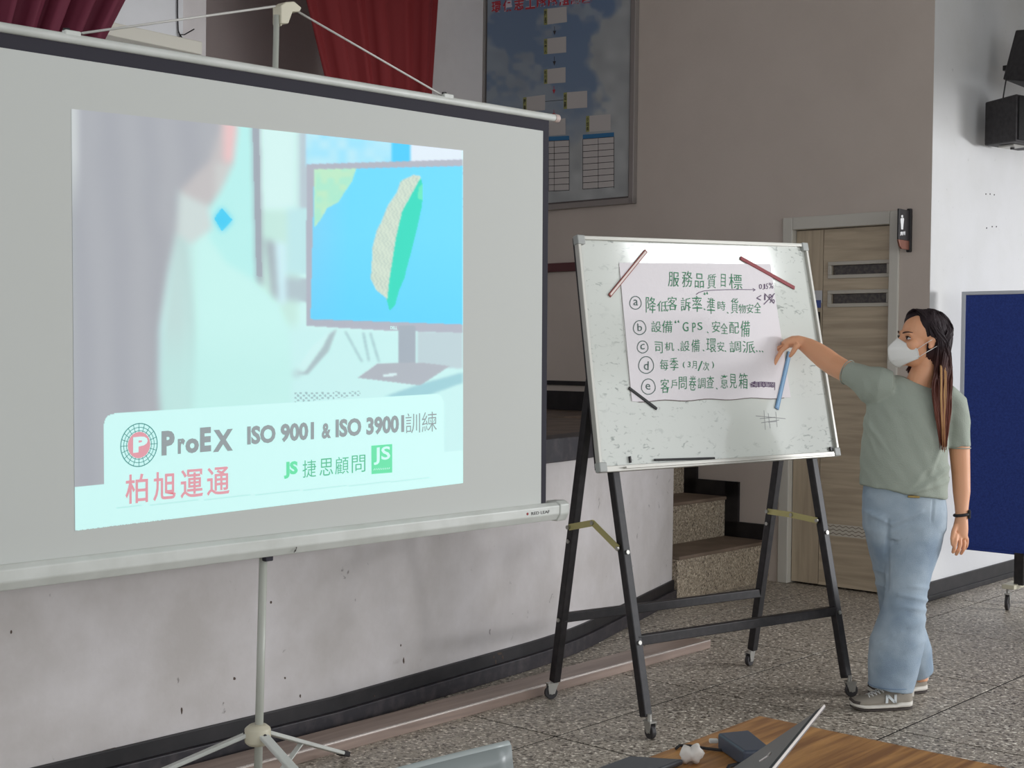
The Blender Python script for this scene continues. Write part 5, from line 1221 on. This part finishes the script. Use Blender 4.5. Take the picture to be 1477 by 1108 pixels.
# shoes
M['suede'] = mat('taupe_suede', rgb(150, 142, 130), .9, bump=(200, .2)); M['sole'] = mat('white_sole', rgb(214, 208, 198), .6); M['outsole'] = mat('grey_outsole', rgb(70, 62, 58), .8); M['lace'] = mat('white_lace', rgb(214, 212, 208), .8); M['logo'] = mat('silver_logo', rgb(206, 210, 210), .4)
def shoe(heel, toe, toeup=0):
    """heel and toe are ground points"""
    L = (toe - heel).length; d = (toe - heel).normalized(); s = Vector((-d.y, d.x, 0)); s = s if s.dot(VH) < 0 else -s   # s points at the viewer
    W = lambda t: .043 * (.72 + .28 * math.sin(min(1, t / .75) * 1.57)) * min(1, (.35 + 6.5 * t)) ** .5 if t < .72 else .043 * (1 - ((t - .72) / .28) ** 2.4 * .72)
    ctr = lambda t, z, y=0: heel + d * (L * t) + Z_ * z + s * y
    lift = lambda t: .0 + .012 * max(0, (t - .78) / .22) ** 2 + .004 * max(0, (.1 - t) / .1)
    topz = lambda t: np.interp(t, [0, .06, .18, .34, .46, .6, .72, .84, .94, 1], [.066, .078, .080, .084, .080, .066, .054, .046, .038, .022])
    ts_ = [k / 22 for k in range(23)]
    def shell_(z0f, z1f, grow):
        rings = []
        for t in ts_:
            tt_ = min(max(t, .012), .988); w_ = W(tt_) * (1 if 0 < t < 1 else .55) * grow; z0_, z1_ = z0f(t), z1f(t); ring = []
            for k in range(16):
                a = 2 * math.pi * k / 16; ring.append(ctr(tt_, (z0_ + z1_) / 2 + (z1_ - z0_) / 2 * math.copysign(abs(math.sin(a)) ** .7, math.sin(a)), w_ * math.copysign(abs(math.cos(a)) ** .7, math.cos(a))))
            rings.append(ring)
        return MB().loft(rings)
    up_ = shell_(lambda t: .018 + lift(t), lambda t: topz(t) + lift(t) * .6, .94)
    # narrow the upper towards its top
    for i, v in enumerate(up_.v):
        l = v - heel; y = l.dot(s); z = l.z; t = l.dot(d) / L
        f = 1 - .42 * max(0, (z - .03) / .055); up_.v[i] = v - s * y * (1 - f)
    u = obj('shoe_upper', up_, M['suede'], woman, smooth=True)
    obj('sole', shell_(lambda t: .008 + lift(t), lambda t: .026 + lift(t) + (.006 if t < .3 else 0), 1.06), M['sole'], u, smooth=True)
    obj('outsole', shell_(lambda t: .0 + lift(t), lambda t: .009 + lift(t), 1.0), M['outsole'], u, smooth=True)
    obj('toe_guard', MB().tube([ctr(.995, .034 + .01, 0) + s * .0, ctr(.97, .036, .022), ctr(.90, .034, .036)], .006, 8), M['outsole'], u, smooth=True)
    for k in range(5):
        t = .50 + .052 * k; z = topz(t) + .004; w_ = .020 - .001 * k
        obj('lace', MB().tube([ctr(t + .012, z - .009, w_ + .006), ctr(t, z + .001, 0), ctr(t + .012, z - .009, -w_ - .006)], .0026, 6), M['lace'], u, smooth=True)
        if k < 4: obj('lace', MB().tube([ctr(t, z - .009, w_ + .004), ctr(t + .04, z - .003, 0), ctr(t + .055, z - .012, -w_ - .004)], .0024, 6), M['lace'], u, smooth=True)
    # letter N on the side facing the viewer
    yv = lambda z: .043 * .97 * (1 - .42 * max(0, (z - .03) / .055)) + .0012
    def PT(t, z): return ctr(t, z, yv(z))
    mm = MB(); 
    def stroke(a, b_, w_):
        tv = ((a[0], a[1]), (b_[0], b_[1])); hw2 = w_ / L / 2
        mm.add([PT(a[0] - hw2, a[1]), PT(a[0] + hw2, a[1]), PT(b_[0] + hw2, b_[1]), PT(b_[0] - hw2, b_[1])], [(0, 1, 2, 3)])
    stroke((.485, .032), (.465, .062), .010); stroke((.350, .032), (.330, .062), .010); stroke((.465, .062), (.350, .032), .014)
    lo = obj('side_logo', mm, M['logo'], u); q_ = lo.modifiers.new('s', 'SOLIDIFY'); q_.thickness = .003; q_.offset = 0
    obj('tongue', MB().box(ctr(.44, .088, 0), d * .012 + Z_ * .008, s * .018, Z_ * .012), M['suede'], u, bevel=.004)
    obj('heel_tab', MB().box(ctr(.015, .062, 0), d * .006, s * .014, Z_ * .016), M['sole'], u, bevel=.003)
    obj('ankle_sock', MB().tube([ctr(.2, .05), ctr(.2, .08), ctr(.21, .17)], [.025, .026, .030], 16), mat('dark_sock', rgb(44, 42, 48), .9) if 'dark_sock' not in bpy.data.materials else bpy.data.materials['dark_sock'], u, smooth=True)
shoe(G(1315.5, 1021), G(1225.5, 1024)); shoe(G(1336, 997), G(1252, 1004))

# wrist watch
wc = Q(1387, 742.5, -.034)
wt_ = obj('wrist_watch', MB().tube([wc + RH * .0265 * math.cos(a) + VH * .0285 * math.sin(a) + Z_ * .004 * math.cos(a) for a in [k * 2 * math.pi / 24 for k in range(25)]], .006, 8, cap=False), M['rubber'], woman, smooth=True)
obj('watch_case', MB().box(wc + RH * .028 + Z_ * .003, RH * .005, VH * .017, Z_ * .017), M['rubber'], wt_, bevel=.003)
obj('watch_buckle', MB().box(wc + RH * .031 + Z_ * .003, RH * .002, VH * .014, Z_ * .014), mat('watch_silver', rgb(160, 162, 164), .3, .7), wt_, bevel=.002)
